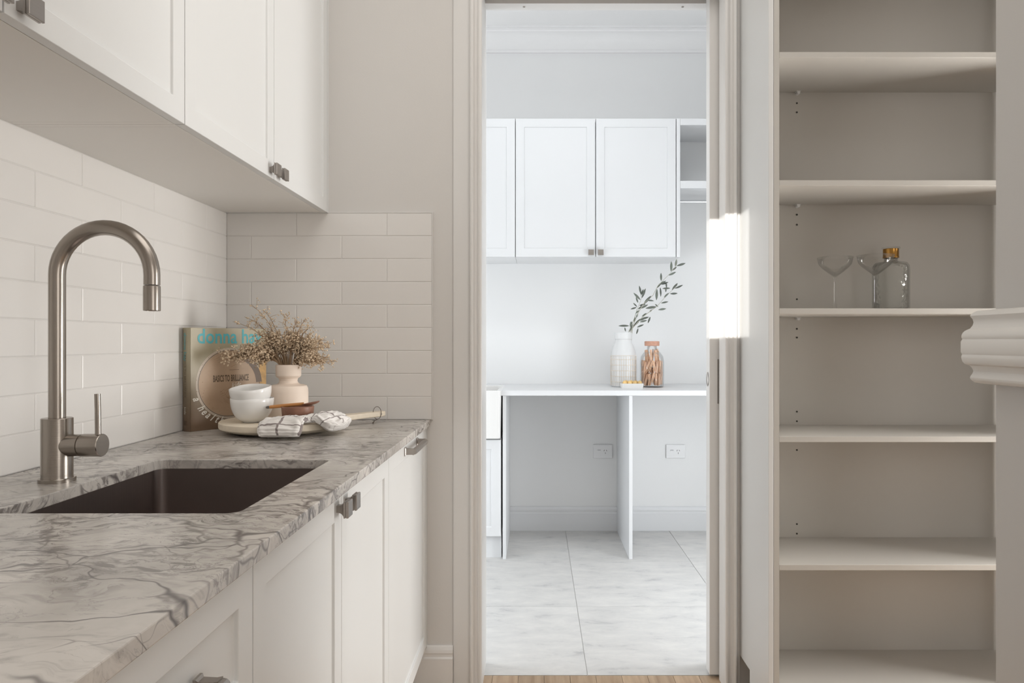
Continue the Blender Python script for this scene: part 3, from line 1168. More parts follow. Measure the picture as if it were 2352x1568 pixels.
def coupe(label, x, y):
    t = thing('coupe_glass', label, 'glass', (x, y, GZ))
    bm = bm_new()
    z = GZ
    # bowl: outer then inner skin
    out = [(0.0045, z + 0.1045), (0.012, z + 0.1105), (0.025, z + 0.1205), (0.039, z + 0.1325), (0.0485, z + 0.144), (0.0535, z + 0.166)]
    inn = [(r - 0.0011, zz + (0.0012 if i < 4 else 0)) for i, (r, zz) in enumerate(out)]
    prof = [(0, z + 0.1035)] + out + inn[::-1][:-1] + [(0, z + 0.1062)]
    lathe(bm, prof, x, y, 48)
    obj('bowl', bm, M['glass'], t, smooth='all')
    bm = bm_new()
    prof = [(0, z), (0.034, z), (0.0345, z + 0.001), (0.030, z + 0.0022), (0.012, z + 0.0042), (0.0048, z + 0.009), (0.0036, z + 0.025), (0.0034, z + 0.085),
            (0.0042, z + 0.098), (0.0062, z + 0.1025), (0, z + 0.1034)]
    lathe(bm, prof, x, y, 32)
    obj('stem', bm, M['glass'], t, smooth='all')
    return t


coupe('clear stemmed coupe glass standing alone left of the other on the shelf', 0.934, 2.205)
coupe('clear stemmed coupe glass in front of the gold-capped decanter', 1.036, 2.155)
DX, DY = 1.137, 2.262
dec = thing('decanter', 'pebbled clear glass decanter with gold-collared stopper on the shelf', 'decanter', (DX, DY, GZ))
bm = bm_new()
z = GZ
out = [(0.050, z), (0.0545, z + 0.004), (0.0548, z + 0.13), (0.0535, z + 0.145), (0.047, z + 0.1545), (0.030, z + 0.158), (0.0205, z + 0.160), (0.0198, z + 0.176)]
inn = [(0.0165, z + 0.176), (0.0168, z + 0.161), (0.028, z + 0.1545), (0.044, z + 0.150), (0.0495, z + 0.142), (0.0508, z + 0.13), (0.0505, z + 0.012), (0.045, z + 0.007)]
lathe(bm, [(0, z)] + out + inn + [(0, z + 0.007)], DX, DY, 56)
obj('bottle', bm, M['pebble'], dec, smooth='all')
bm = bm_new()
lathe(bm, [(0.0204, z + 0.170), (0.0242, z + 0.170), (0.0242, z + 0.1745), (0.0236, z + 0.176), (0.0236, z + 0.1985), (0.0228, z + 0.1995), (0, z + 0.1995), (0, z + 0.1965), (0.0204, z + 0.1965)], DX, DY, 40)
obj('collar', bm, M['brass'], dec, smooth=True, label='gold metal collar')
bm = bm_new()
lathe(bm, [(0, z + 0.1998), (0.0265, z + 0.1998), (0.028, z + 0.202), (0.0265, z + 0.2050), (0, z + 0.2055)], DX, DY, 40)
obj('stopper', bm, M['glass'], dec, smooth=True)

# ------------------------------------------------------------------ laundry furniture
BF = 3.762
bt = thing('laundry_bench', 'long white laundry bench top on upright panels along the back wall', 'bench', (0.55, 4.05, 0))
bm = bm_new()
box(bm, -0.190, 1.598, BF - 0.004, LBY - 0.001, 0.872, 0.900)
box(bm, -0.80, -0.190, 4.205, LBY - 0.001, 0.872, 0.900)
obj('bench_top', bm, M['lcab'], bt, bevel=0.002)
for x0, nm in ((-0.180, 'panel'), (0.4946, 'panel')):
    bm = bm_new()
    pr = [(BF, 0.0), (LBY - 0.02, 0.0), (LBY - 0.02, 0.152), (LBY - 0.001, 0.152), (LBY - 0.001, 0.8718), (BF, 0.8718)]
    extrude_profile(bm, pr, lambda u, v, t: (t, u, v), x0, x0 + 0.018)
    obj(nm, bm, M['lcab'], bt, bevel=0.0008, segs=1)


def outlet(label, cx, cz):
    t = thing('power_outlet', label, 'power outlet', (cx, LBY, cz), 'power outlets under the laundry bench')
    bm = bm_new(); box(bm, cx - 0.059, cx + 0.059, LBY - 0.010, LBY - 0.0005, cz - 0.042, cz + 0.042)
    p = obj('cover_plate', bm, M['plastic'], t, bevel=0.003)
    bm = bm_new(); box(bm, cx - 0.034, cx - 0.012, LBY - 0.0125, LBY - 0.0095, cz + 0.002, cz + 0.010)
    obj('switch', bm, M['plastic'], t, bevel=0.001)
    bm = bm_new(); box(bm, cx - 0.033, cx - 0.014, LBY - 0.0129, LBY - 0.0124, cz + 0.0078, cz + 0.0095)
    obj('switch_mark', bm, M['dark'], t)
    for dx, dz, an in ((0.008, 0.006, 0.5), (0.022, 0.006, -0.5), (0.015, -0.010, 0)):
        bm = bm_new()
        box(bm, -0.0012, 0.0012, -0.0008, 0.0005, -0.0045, 0.0045)
        bmesh.ops.transform(bm, matrix=Matrix.Translation((cx + dx, LBY - 0.0101, cz + dz)) @ Matrix.Rotation(an, 4, 'Y'), verts=bm.verts[:])
        obj('socket_slot', bm, M['dark'], t)


outlet('white double-slot wall outlet in the wider bay between the bench panels', (1384.5 - 1232) / 373, CAMH - (1036 - 784) / 373)
outlet('white wall outlet in the bay right of the middle bench panel', (1551.5 - 1232) / 373, CAMH - (1036 - 784) / 373)

# butler sink and its cabinet
bs = thing('butler_sink', 'white ceramic butler sink at the left end of the laundry bench', 'sink', (-0.47, 3.97, 0.645))
bm = bm_new()
o0 = rrect(-0.755, -0.193, 3.735, 4.20, 0.02)
o1 = rrect(-0.749, -0.187, 3.730, 4.20, 0.02)
o0 = rrect(-0.755, -0.191, 3.739, 4.20, 0.02)
i1 = rrect(-0.727, -0.209, 3.755, 4.178, 0.02)
i0 = rrect(-0.720, -0.216, 3.765, 4.170, 0.03)
L0 = [bm.verts.new((x, y, 0.645)) for x, y in o0]
L1 = [bm.verts.new((x, y, 0.900)) for x, y in o1]
L2 = [bm.verts.new((x, y, 0.900)) for x, y in i1]
L3 = [bm.verts.new((x, y, 0.68)) for x, y in i0]
for a, b in ((L0, L1), (L1, L2), (L2, L3)):
    for k in range(len(a)):
        bm.faces.new((a[k], a[(k + 1) % len(a)], b[(k + 1) % len(a)], b[k]))
bm.faces.new(L0[::-1]); bm.faces.new(L3)
obj('basin', bm, M['ceramic'], bs, smooth=True, bevel=0.003)
bm = bm_new(); lathe(bm, [(0, 0.684), (0.03, 0.684), (0.036, 0.681), (0.036, 0.6795), (0, 0.6795)], -0.47, 3.97, 24)
obj('drain', bm, M['chrome'], bs, smooth=True)
sc = thing('tub_cabinet', 'white laundry cabinet with panelled door below the butler sink', 'cabinet', (-0.47, 4.0, 0))
bm = bm_new()
for x0, x1 in ((-0.755, -0.739), (-0.2045, -0.1885)):
    box(bm, x0, x1, 3.785, LBY - 0.022, 0.13, 0.643)
box(bm, -0.739, -0.2045, 3.785, LBY - 0.022, 0.13, 0.146)
box(bm, -0.739, -0.2045, 3.785, LBY - 0.022, 0.627, 0.643)
obj('carcass', bm, M['lcab'], sc)
bm = bm_new(); box(bm, -0.755, -0.1885, 3.795, 3.811, 0.0, 0.1295)
obj('kickboard', bm, M['lcab'], sc)
fl = face_map('-y', 3.764)
for u0, u1 in ((-0.755, -0.473), (-0.471, -0.1892)):
    bm = bm_new(); shaker(bm, fl, u0, u1, 0.121, 0.636, fr=0.05)
    obj('door', bm, M['lcab'], sc, bevel=0.0015)

# laundry wall cabinets and niche
LF = 4.0
LZ0, LZ1 = 1.640, 2.425
flu = face_map('-y', LF)


def laundry_upper(name, label, x0, x1, doors, right_panel):
    t = thing(name, label, 'wall cabinet', ((x0 + x1) / 2, 4.17, LZ0))
    bm = bm_new()
    xr = x1 - (0.0 if not right_panel else 0.0)
    e = 0.0006
    yf = LF + (0.0205)
    box(bm, x0 + e, x0 + 0.016, yf, LBY - 0.001, LZ0, LZ1)
    if right_panel:
        box(bm, right_panel, x1, LF, LBY - 0.001, LZ0, LZ1)
        xi = right_panel
    else:
        box(bm, x1 - 0.016, x1 - e, yf, LBY - 0.001, LZ0, LZ1)
        xi = x1 - 0.016
    box(bm, x0 + 0.016, xi, yf, LBY - 0.001, LZ0, LZ0 + 0.016)
    box(bm, x0 + 0.016, xi, yf, LBY - 0.001, LZ1 - 0.016, LZ1)
    box(bm, x0 + 0.016, xi, LBY - 0.008, LBY - 0.001, LZ0 + 0.016, LZ1 - 0.016)
    obj('carcass', bm, M['lcab'], t)
    for u0, u1, ku in doors:
        bm = bm_new(); shaker(bm, flu, u0 + 0.002, u1 - 0.002, LZ0 + 0.001, LZ1, fr=0.048, dep=0.005)
        d = obj('door', bm, M['lcab'], t, bevel=0.0015)
        ROOTLOC[d] = ROOTLOC[t]
        knob(flu, ku, LZ0 + 0.0245, d, M['knob'], h=0.0155)
    return t


laundry_upper('wall_cabinet', 'white laundry wall cabinet partly hidden by the left door jamb', -1.03, -0.119, [(-1.03, -0.574, -0.60), (-0.574, -0.119, -0.545)], None)
laundry_upper('wall_cabinet', 'white two-door laundry wall cabinet with square knobs above the bench', -0.119, 0.815, [(-0.119, 0.336, 0.3085), (0.336, 0.793, 0.3635)], 0.795)
ni = thing('hanging_shelf', 'open white laundry shelf with hanging rail right of the cabinet', 'shelf', (1.2, 4.17, 1.98))
bm = bm_new(); box(bm, 0.816, 1.598, LF, LBY - 0.001, 2.388, 2.425)
obj('shelf', bm, M['lcab'], ni, bevel=0.001)
bm = bm_new(); box(bm, 0.816, 1.598, LF, LBY - 0.001, 2.030, 2.072)
obj('shelf', bm, M['lcab'], ni, bevel=0.001)
bm = bm_new(); tube(bm, [(0.816, 4.17, 1.988), (1.598, 4.17, 1.988)], 0.010, 16)
obj('hanging_rail', bm, M['chrome'], ni, smooth=True, label='thin chrome rail')
bm = bm_new()
box(bm, 0.816, 0.822, 4.15, 4.19, 1.974, 2.030)
obj('rail_bracket', bm, M['chrome'], ni)

# ------------------------------------------------------------------ laundry decor
BZ = 0.9


def lpt(x, y, d):
    """photo position at a chosen depth"""
    return Vector(((x - 1232) * d / 1620, d, CAMH - (y - 784) * d / 1620))


BX, BY = 0.504, 4.085
bo = thing('bottle_vase', 'white milky bottle vase with an embossed grid on its lower half', 'vase', (BX, BY, BZ))
bm = bm_new()
out = [(0.066, BZ), (0.072, BZ + 0.006), (0.073, BZ + 0.17), (0.070, BZ + 0.20), (0.060, BZ + 0.232), (0.050, BZ + 0.252), (0.047, BZ + 0.272), (0.050, BZ + 0.276), (0.051, BZ + 0.308), (0.049, BZ + 0.313)]
inn = [(0.044, BZ + 0.313), (0.043, BZ + 0.25), (0.054, BZ + 0.228), (0.064, BZ + 0.198), (0.067, BZ + 0.17), (0.066, BZ + 0.012)]
lathe(bm, [(0, BZ)] + out + inn + [(0, BZ + 0.010)], BX, BY, 48)
obj('bottle', bm, M['milk'], bo, smooth=True)
bm = bm_new()
for k in range(34):
    a = 2 * pi * k / 34
    rr = 0.0735
    tube(bm, [(BX + rr * cos(a), BY + rr * sin(a), BZ + 0.008), (BX + rr * cos(a), BY + rr * sin(a), BZ + 0.175)], 0.0010, 5)
for z in (0.03, 0.062, 0.094, 0.126, 0.158, 0.18):
    pts = [(BX + 0.0738 * cos(2 * pi * k / 40), BY + 0.0738 * sin(2 * pi * k / 40), BZ + z) for k in range(41)]
    tube(bm, pts, 0.0013, 5)
obj('embossed_grid', bm, M['pegtint'], bo, smooth=True, label='embossed grid with painted tan peg reflection')

JX, JY = (1497.5 - 1232) * 4.06 / 1620, 4.06
jr = thing('peg_jar', 'clear glass jar of clothes pegs with a terracotta lid', 'jar', (JX, JY, BZ))
bm = bm_new()
out = [(0.064, BZ), (0.069, BZ + 0.005), (0.069, BZ + 0.145), (0.064, BZ + 0.175), (0.048, BZ + 0.198), (0.030, BZ + 0.208), (0.0275, BZ + 0.235)]
inn = [(0.0250, BZ + 0.235), (0.0275, BZ + 0.206), (0.046, BZ + 0.196), (0.0615, BZ + 0.174), (0.0665, BZ + 0.145), (0.0665, BZ + 0.008), (0.062, BZ + 0.005)]
lathe(bm, [(0, BZ)] + out + inn + [(0, BZ + 0.005)], JX, JY, 48)
obj('glass_body', bm, M['glass'], jr, smooth='all')
bm = bm_new()
lathe(bm, [(0, BZ + 0.2355), (0.040, BZ + 0.2355), (0.0425, BZ + 0.238), (0.0425, BZ + 0.260), (0.040, BZ + 0.263), (0, BZ + 0.263)], JX, JY, 32)
obj('lid', bm, M['cork'], jr, smooth=True, label='terracotta coloured lid')


def peg_proto(label):
    t = thing('clothes_peg', label, 'clothes peg', (0, 0, 0), 'wooden clothes pegs in the glass jar')
    for sgn in (-1, 1):
        bm = bm_new()
        lo = [(0.0006 * sgn, -0.0045, -0.034), (0.0048 * sgn, -0.0045, -0.034), (0.0048 * sgn, 0.0045, -0.034), (0.0006 * sgn, 0.0045, -0.034)]
        mid = [(0.0006 * sgn, -0.0045, 0.004), (0.0056 * sgn, -0.0045, 0.004), (0.0056 * sgn, 0.0045, 0.004), (0.0006 * sgn, 0.0045, 0.004)]
        hi = [(0.0030 * sgn, -0.0045, 0.034), (0.0054 * sgn, -0.0045, 0.034), (0.0054 * sgn, 0.0045, 0.034), (0.0030 * sgn, 0.0045, 0.034)]
        rings = [[bm.verts.new(p) for p in r] for r in (lo, mid, hi)]
        for a, b in zip(rings[:-1], rings[1:]):
            for k in range(4):
                bm.faces.new((a[k], a[(k + 1) % 4], b[(k + 1) % 4], b[k]))
        bm.faces.new(rings[0][::-1]); bm.faces.new(rings[-1])
        obj('prong', bm, M['peg'], t, local=True)
    bm = bm_new()
    tube(bm, [(-0.0062, -0.0050, 0.003), (-0.0062, 0.0050, 0.003)], 0.0010, 6)
    tube(bm, [(0.0062, -0.0050, 0.003), (0.0062, 0.0050, 0.003)], 0.0010, 6)
    tube(bm, [(-0.0062, 0.0052, 0.003), (0.0062, 0.0052, 0.003)], 0.0009, 6)
    obj('spring', bm, M['spring'], t, local=True)
    return t


def copy_tree(o):
    c = o.copy()
    C.objects.link(c)
    for ch in o.children:
        d = ch.copy()
        C.objects.link(d)
        d.parent = c
    return c


proto = peg_proto('small wooden clothes peg among others inside the glass jar')
first = True
rp = random.Random(3)
for tier, (zc0, nring, rr) in enumerate(((0.042, 19, 0.0555), (0.110, 19, 0.0555), (0.042, 10, 0.032), (0.110, 9, 0.030), (0.165, 8, 0.036))):
    for k in range(nring):
        a = 2 * pi * (k + 0.4 * tier) / nring
        p = proto if first else copy_tree(proto)
        first = False
        tilt = rp.uniform(-0.42, 0.42)
        zz = BZ + zc0 + rp.uniform(-0.001, 0.010) + (0.01 if tier == 4 else 0)
        p.location = (JX + rr * cos(a), JY + rr * sin(a), zz)
        # face outwards, lean within the wall of the jar
        m = Matrix.Rotation(a + pi / 2, 4, 'Z') @ Matrix.Rotation(tilt, 4, 'Y') @ Matrix.Rotation(rp.choice((0, pi)), 4, 'X')
        p.rotation_euler = m.to_euler()

# soap dish with amber pieces
tx0, tx1, ty0, ty1 = 0.470, 0.596, 3.905, 3.985
ds = thing('soap_dish', 'small white rectangular dish in front of the bottle vase', 'dish', ((tx0 + tx1) / 2, (ty0 + ty1) / 2, BZ))
bm = bm_new()
rs = [(rrect(tx0 + 0.004, tx1 - 0.004, ty0 + 0.004, ty1 - 0.004, 0.008), BZ), (rrect(tx0, tx1, ty0, ty1, 0.01), BZ + 0.028), (rrect(tx0 + 0.004, tx1 - 0.004, ty0 + 0.004, ty1 - 0.004, 0.008), BZ + 0.028), (rrect(tx0 + 0.007, tx1 - 0.007, ty0 + 0.007, ty1 - 0.007, 0.006), BZ + 0.008)]
LL = [[bm.verts.new((x, y, z)) for x, y in p] for p, z in rs]
for a, b in zip(LL[:-1], LL[1:]):
    for k in range(len(a)):
        bm.faces.new((a[k], a[(k + 1) % len(a)], b[(k + 1) % len(a)], b[k]))
bm.faces.new(LL[0][::-1]); bm.faces.new(LL[-1])
obj('tray', bm, M['ceramic'], ds, smooth=True)
for k in range(7):
    x = tx0 + 0.022 + (k % 4) * 0.028 + (0.012 if k > 3 else 0)
    y = ty0 + 0.026 + (k // 4) * 0.028
    z = BZ + 0.0085 + 0.018
    bm = bm_new()
    bmesh.ops.create_icosphere(bm, subdivisions=2, radius=0.0135)
    for v in bm.verts:
        nv = noise.noise(v.co * 60 + Vector((k * 3, 0, 0)))
        v.co *= 1 + 0.12 * nv
        v.co.z *= 1.3
        v.co += Vector((x, y, z))
    a = obj('amber_ball', bm, M['amber'], smooth='all', origin=(x, y, z))
    tag(a, 'small rounded amber piece piled in the white dish', 'soap', 'amber pieces in the white dish')

# olive branches in the bottle vase: traced in the photograph's proportions, given depth
def d8(cx, cy, d):
    return lpt(1370 + cx / 4.61, 580 + cy / 4.61, d)


def leaf(parent, b, tip, wid, nrm_tw):
    b, tip = Vector(b), Vector(tip)
    ax = tip - b
    ln = ax.length
    ax.normalize()
    side = ax.cross(Vector((0, -1, 0)))
    if side.length < 0.1:
        side = Vector((1, 0, 0))
    side.normalize()
    side = Matrix.Rotation(nrm_tw, 3, ax) @ side
    nrm = side.cross(ax)
    bm = bm_new()
    n = 7
    cen, lft, rgt = [], [], []
    for i in range(n + 1):
        t = i / n
        w = wid * sin(pi * min(1, t * 0.96 + 0.03)) ** 0.8
        bend = nrm * (-0.10 * ln * t * t) + nrm * 0.03 * ln * t
        p = b + ax * ln * t + bend
        cen.append(bm.verts.new(p - nrm * w * 0.25))
        lft.append(bm.verts.new(p + side * w))
        rgt.append(bm.verts.new(p - side * w))
    for i in range(n):
        bm.faces.new((lft[i], cen[i], cen[i + 1], lft[i + 1]))
        bm.faces.new((cen[i], rgt[i], rgt[i + 1], cen[i + 1]))
    o = obj('leaf', bm, M['leaf'], parent, smooth='all')
    md = o.modifiers.new('solid', 'SOLIDIFY')
    md.thickness = 0.0006


stems = [
    ('olive branch with narrow leaves, the tallest, leaning right from the bottle vase',
     [(345, 1000, 4.085), (365, 830, 4.075), (440, 640, 4.055), (500, 540, 4.045), (600, 450, 4.035), (650, 350, 4.03), (720, 280, 4.02), (790, 210, 4.01), (835, 150, 4.0), (850, 70, 4.0)],
     [(790, 200, 795, 90), (835, 150, 850, 65), (850, 140, 945, 112), (800, 190, 850, 150), (765, 240, 845, 205), (685, 300, 683, 215), (670, 330, 738, 300), (640, 375, 690, 310),
      (680, 335, 765, 315), (640, 385, 635, 505), (675, 370, 685, 465), (540, 505, 610, 508), (500, 545, 578, 455), (470, 590, 545, 550), (390, 780, 470, 700), (375, 790, 372, 725), (420, 690, 440, 640)]),
    ('olive branch leaning lowest to the right from the bottle vase',
     [(365, 1000, 4.09), (380, 800, 4.08), (480, 690, 4.06), (570, 620, 4.05), (640, 570, 4.04), (720, 480, 4.03), (800, 400, 4.02), (860, 340, 4.015)],
     [(800, 395, 860, 320), (830, 378, 920, 345), (780, 435, 862, 432), (715, 475, 765, 425), (685, 535, 760, 517), (655, 605, 740, 592), (620, 545, 655, 575), (740, 375, 740, 310),
      (700, 380, 780, 375), (735, 375, 735, 420), (560, 630, 590, 600), (570, 680, 545, 745), (520, 590, 640, 570), (470, 705, 555, 680), (480, 675, 535, 640), (460, 735, 535, 715),
      (430, 790, 500, 760), (440, 800, 425, 865), (450, 720, 520, 690)]),
    ('short olive branch with upright leaf cluster at left in the bottle vase',
     [(325, 1000, 4.08), (345, 830, 4.075), (400, 700, 4.07), (430, 600, 4.065), (475, 490, 4.06), (470, 420, 4.055)],
     [(470, 440, 455, 350), (465, 500, 395, 425), (480, 480, 520, 380), (440, 530, 418, 470), (430, 575, 390, 530), (425, 580, 362, 597), (450, 610, 415, 645), (470, 450, 500, 385),
      (345, 775, 235, 772), (362, 800, 362, 730), (310, 835, 298, 790), (350, 835, 375, 770), (440, 600, 490, 560), (455, 560, 520, 545), (410, 680, 400, 740)])]
rl = random.Random(11)
for lab, path, leaves in stems:
    b0 = d8(*path[0])
    t = thing('olive_branch', lab, 'branch', tuple(b0))
    bm = bm_new()
    pts = [d8(*p) for p in path]
    n = len(pts)
    tube(bm, pts, [0.0026 - 0.0018 * i / (n - 1) for i in range(n)], 6)
    obj('stem', bm, M['twig'], t, smooth=True)
    for bx, by, ex, ey in leaves:
        # depth of the nearest stem point
        dd = min(path, key=lambda p: (p[0] - bx) ** 2 + (p[1] - by) ** 2)[2]
        ln = math.hypot(ex - bx, ey - by)
        leaf(t, d8(bx, by, dd), d8(ex, ey, dd + rl.uniform(-0.02, 0.02)), 0.0021 + 0.000045 * ln, rl.uniform(-0.6, 0.6))

# ------------------------------------------------------------------ still life on the worktop
CZ = COUNTER_Z
# --- cookbook
TH = radians(55)
bk = thing('cookbook', 'hardback cookbook with a round plate on its cover, standing in the corner', 'book', (-1.000, 2.036, CZ), rot=TH)
W_, H_, T_ = 0.248, 0.301, 0.040
# local: x along the cover, y into the book, z up; cover faces -y, spine faces -x
bm = bm_new(); box(bm, 0.004, W_ - 0.004, 0.003, T_ - 0.003, 0.003, H_ - 0.003)
obj('pages', bm, M['bookpage'], bk, local=True)
bm = bm_new()
box(bm, 0, W_, 0, 0.003, 0, H_)
box(bm, 0, W_, T_ - 0.003, T_, 0, H_)
pr = [(0.0, 0.0), (-0.002, T_ * 0.25), (-0.0025, T_ * 0.5), (-0.002, T_ * 0.75), (0.0, T_), (0.003, T_), (0.003, 0)]
extrude_profile(bm, pr, lambda u, v, t: (u, v, t), 0, H_)
cov = obj('cover', bm, M['cover'], bk, local=True, bevel=0.0008, segs=1)


def text_bm(body, size, shear=0.0, spacing=1.0, bold=0.0):
    cu = bpy.data.curves.new('t', 'FONT')
    cu.body = body
    cu.size = size
    cu.shear = shear
    cu.space_character = spacing
    cu.extrude = 0.0
    cu.offset = bold * size
    cu.resolution_u = 3
    cu.align_x = 'CENTER'
    to = bpy.data.objects.new('t', cu)
    C.objects.link(to)
    dg = bpy.context.evaluated_depsgraph_get()
    me = bpy.data.meshes.new_from_object(to.evaluated_get(dg))
    bpy.data.objects.remove(to)
    bm = bmesh.new()
    bm.from_mesh(me)
    bpy.data.meshes.remove(me)
    return bm


def on_cover(bm, u, v, lift=0.0006, sx=1.0, sy=1.0, rot=0.0):
    """text plane (x, y) -> cover plane (x, z)"""
    for vt in bm.verts:
        x, y = vt.co.x * sx, vt.co.y * sy
        xr, yr = x * cos(rot) - y * sin(rot), x * sin(rot) + y * cos(rot)
        vt.co = Vector((u + xr, -lift, v + yr))


def disc_bm(u, v, r0, r1, lift, a0=0, a1=360, n=64):
    bm = bm_new()
    A, B = [], []
    for i in range(n + 1):
        a = radians(a0 + (a1 - a0) * i / n)
        A.append(bm.verts.new((u + r0 * cos(a), -lift, v + r0 * sin(a))))
        B.append(bm.verts.new((u + r1 * cos(a), -lift, v + r1 * sin(a))))
    for i in range(n):
        bm.faces.new((A[i], A[i + 1], B[i + 1], B[i]))
    return bm


PU, PV = 0.124, 0.135
obj('plate_picture', disc_bm(PU, PV, 0.001, 0.098, 0.0003), M['plateprint'], bk, local=True)
obj('plate_picture', disc_bm(PU, PV, 0.098, 0.107, 0.0003), M['rimprint'], bk, local=True)
obj('plate_picture', disc_bm(PU, PV, 0.0985, 0.1005, 0.00045), M['shadeprint'], bk, local=True)
obj('plate_picture', disc_bm(PU + 0.008, PV - 0.004, 0.080, 0.100, 0.00042, 2, 70, 20), M['shadeprint'], bk, local=True)
bm = bm_new()
box(bm, 0.222, 0.2475, -0.0004, -0.0002, 0.11, 0.20)
obj('pie_picture', bm, M['pieprint'], bk, local=True)
bm = bm_new()
rb = random.Random(5)
for k in range(70):
    a = rb.uniform(0, 2 * pi)
    r = rb.choice((rb.uniform(0.1005, 0.107), rb.uniform(0.08, 0.094), rb.uniform(0.108, 0.117)))
    if r < 0.1 and not (pi * 0.95 < a < pi * 1.9):
        continue
    s = rb.uniform(0.0006, 0.0016)
    x, z = PU + r * cos(a), PV + r * sin(a)
    if not 0.006 < x < W_ - 0.006:
        continue
    bm.faces.new([bm.verts.new((x + s * cos(b * pi / 2 + a), -0.0005, z + s * sin(b * pi / 2 + a))) for b in range(4)])
for k in range(34):
    x0, z0 = PU + rb.uniform(-0.035, 0.03), PV - 0.040 + rb.uniform(-0.015, 0.018)
    a = rb.uniform(-0.9, 0.9)
    l = rb.uniform(0.008, 0.022)
    dx, dz = l * cos(a), l * sin(a)
    wv = 0.0007
    bm.faces.new([bm.verts.new(p) for p in ((x0, -0.0005, z0), (x0 + dx, -0.0005, z0 + dz), (x0 + dx, -0.0005, z0 + dz + wv), (x0, -0.0005, z0 + wv))])
obj('crumb_picture', bm, M['crumbprint'], bk, local=True)
bm = text_bm('donna hay', 0.062, bold=0.015)
on_cover(bm, 0.126, 0.256, sx=0.82, sy=0.98)
obj('title_text', bm, M['teal'], bk, local=True, recalc=False, label='teal lettering')
bm = text_bm('BASICS TO BRILLIANCE', 0.020, bold=0.03)
on_cover(bm, PU + 0.004, 0.141, sx=0.56, sy=1.35)
obj('title_text', bm, M['brownprint'], bk, local=True, recalc=False, label='dark brown capitals')
bm = text_bm('kids', 0.026, shear=0.35)
on_cover(bm, PU + 0.02, 0.121, sx=0.75, sy=0.9, rot=0.08)
obj('title_text', bm, M['whiteprint'], bk, local=True, recalc=False, label='white script word')
bm = bm_new(); box(bm, PU - 0.002, PU + 0.030, -0.0006, -0.0003, 0.1745, 0.1755)
obj('title_rule', bm, M['brownprint'], bk, local=True)
# script along the lower left rim of the plate
line = 'a healthy k'
for i, ch in enumerate(line):
    if ch == ' ':
        continue
    ang = radians(200 + i * 7.9)
    rr = 0.122
    bm = text_bm(ch, 0.034, shear=0.4, bold=0.02)
    on_cover(bm, PU + rr * cos(ang), PV + rr * sin(ang) - 0.002, sx=0.72, sy=0.95, rot=ang + pi / 2)
    obj('title_text', bm, M['whiteprint'], bk, local=True, recalc=False)
# spine lettering
for body, size, z, mt in (('donna hay', 0.020, 0.245, 'teal'), ('BASICS TO BRILLIANCE', 0.012, 0.160, 'brownprint'), ('kids', 0.014, 0.060, 'whiteprint')):
    bm = text_bm(body, size)
    for vt in bm.verts:
        x, y = vt.co.x, vt.co.y
        vt.co = Vector((-0.0035, T_ / 2 - (y - size * 0.35), z - x))
    obj('spine_text', bm, M[mt], bk, local=True, recalc=False)
bm = bm_new(); box(bm, -0.0036, -0.0030, T_ / 2 - 0.006, T_ / 2 + 0.006, 0.018, 0.032)
obj('spine_mark', bm, M['brownprint'], bk, local=True)

# --- chopping board
BCX, BCY, BR = -0.740, 2.060, 0.173
BT = CZ + 0.034
brd = thing('chopping_board', 'round pale wooden board with handle under the vase and bowls', 'chopping board', (BCX, BCY, CZ))
bm = bm_new()
lathe(bm, [(0, CZ + 0.0002), (0.110, CZ + 0.0002), (0.140, CZ + 0.004), (0.163, CZ + 0.011), (0.172, CZ + 0.016), (BR, CZ + 0.019), (BR, CZ + 0.031), (0.171, CZ + 0.0335), (0.168, BT), (0, BT)], BCX, BCY, 72)
obj('disc', bm, M['palewood'], brd, smooth=True)
ha = radians(41)
bm = bm_new()
hu = Vector((cos(ha), sin(ha), 0)); hv = Vector((-sin(ha), cos(ha), 0))
secs = []
nn = 10
for i in range(nn + 1):
    t = i / nn
    r = BR - 0.012 + (0.328 - BR + 0.012) * t
    w = 0.034 - 0.016 * sin(min(1, t * 1.6) * pi / 2) + 0.002 * t
    if i == nn:
        w = 0.013
    zl, zh = CZ + 0.016 + 0.006 * t, BT - 0.0005 + 0.004 * t
    c = Vector((BCX, BCY, 0)) + hu * r
    secs.append([bm.verts.new(c + hv * w * s + Vector((0, 0, z))) for s, z in ((-1, zl), (1, zl), (1, zh), (-1, zh))])
for a, b in zip(secs[:-1], secs[1:]):
    for k in range(4):
        bm.faces.new((a[k], a[(k + 1) % 4], b[(k + 1) % 4], b[k]))
bm.faces.new(secs[0][::-1]); bm.faces.new(secs[-1])
obj('handle', bm, M['palewood'], brd, bevel=0.003, segs=2, smooth=True)
hp = Vector((BCX, BCY, 0)) + hu * 0.312
bm = bm_new()
loop = []
for i in range(25):
    a = 2 * pi * i / 24
    loop.append(hp + Vector((0.013 * cos(a) - 0.002, -0.020 - 0.002 * sin(a), 0)) + Vector((0, 0, CZ + 0.034 + 0.020 * sin(a))))
tube(bm, loop, 0.0009, 6)
tube(bm, [loop[18], loop[18] + Vector((-0.008, -0.006, -0.005)), loop[18] + Vector((-0.012, -0.010, -0.0125))], [0.0009, 0.001, 0.0028], 6)
tube(bm, [hp + hv * -0.019 + Vector((0, -0.004, CZ + 0.03)), hp + hv * 0.019 + Vector((0, 0, CZ + 0.03))], 0.001, 6)
obj('hanging_loop', bm, M['string'], brd, smooth=True, label='dark leather loop')

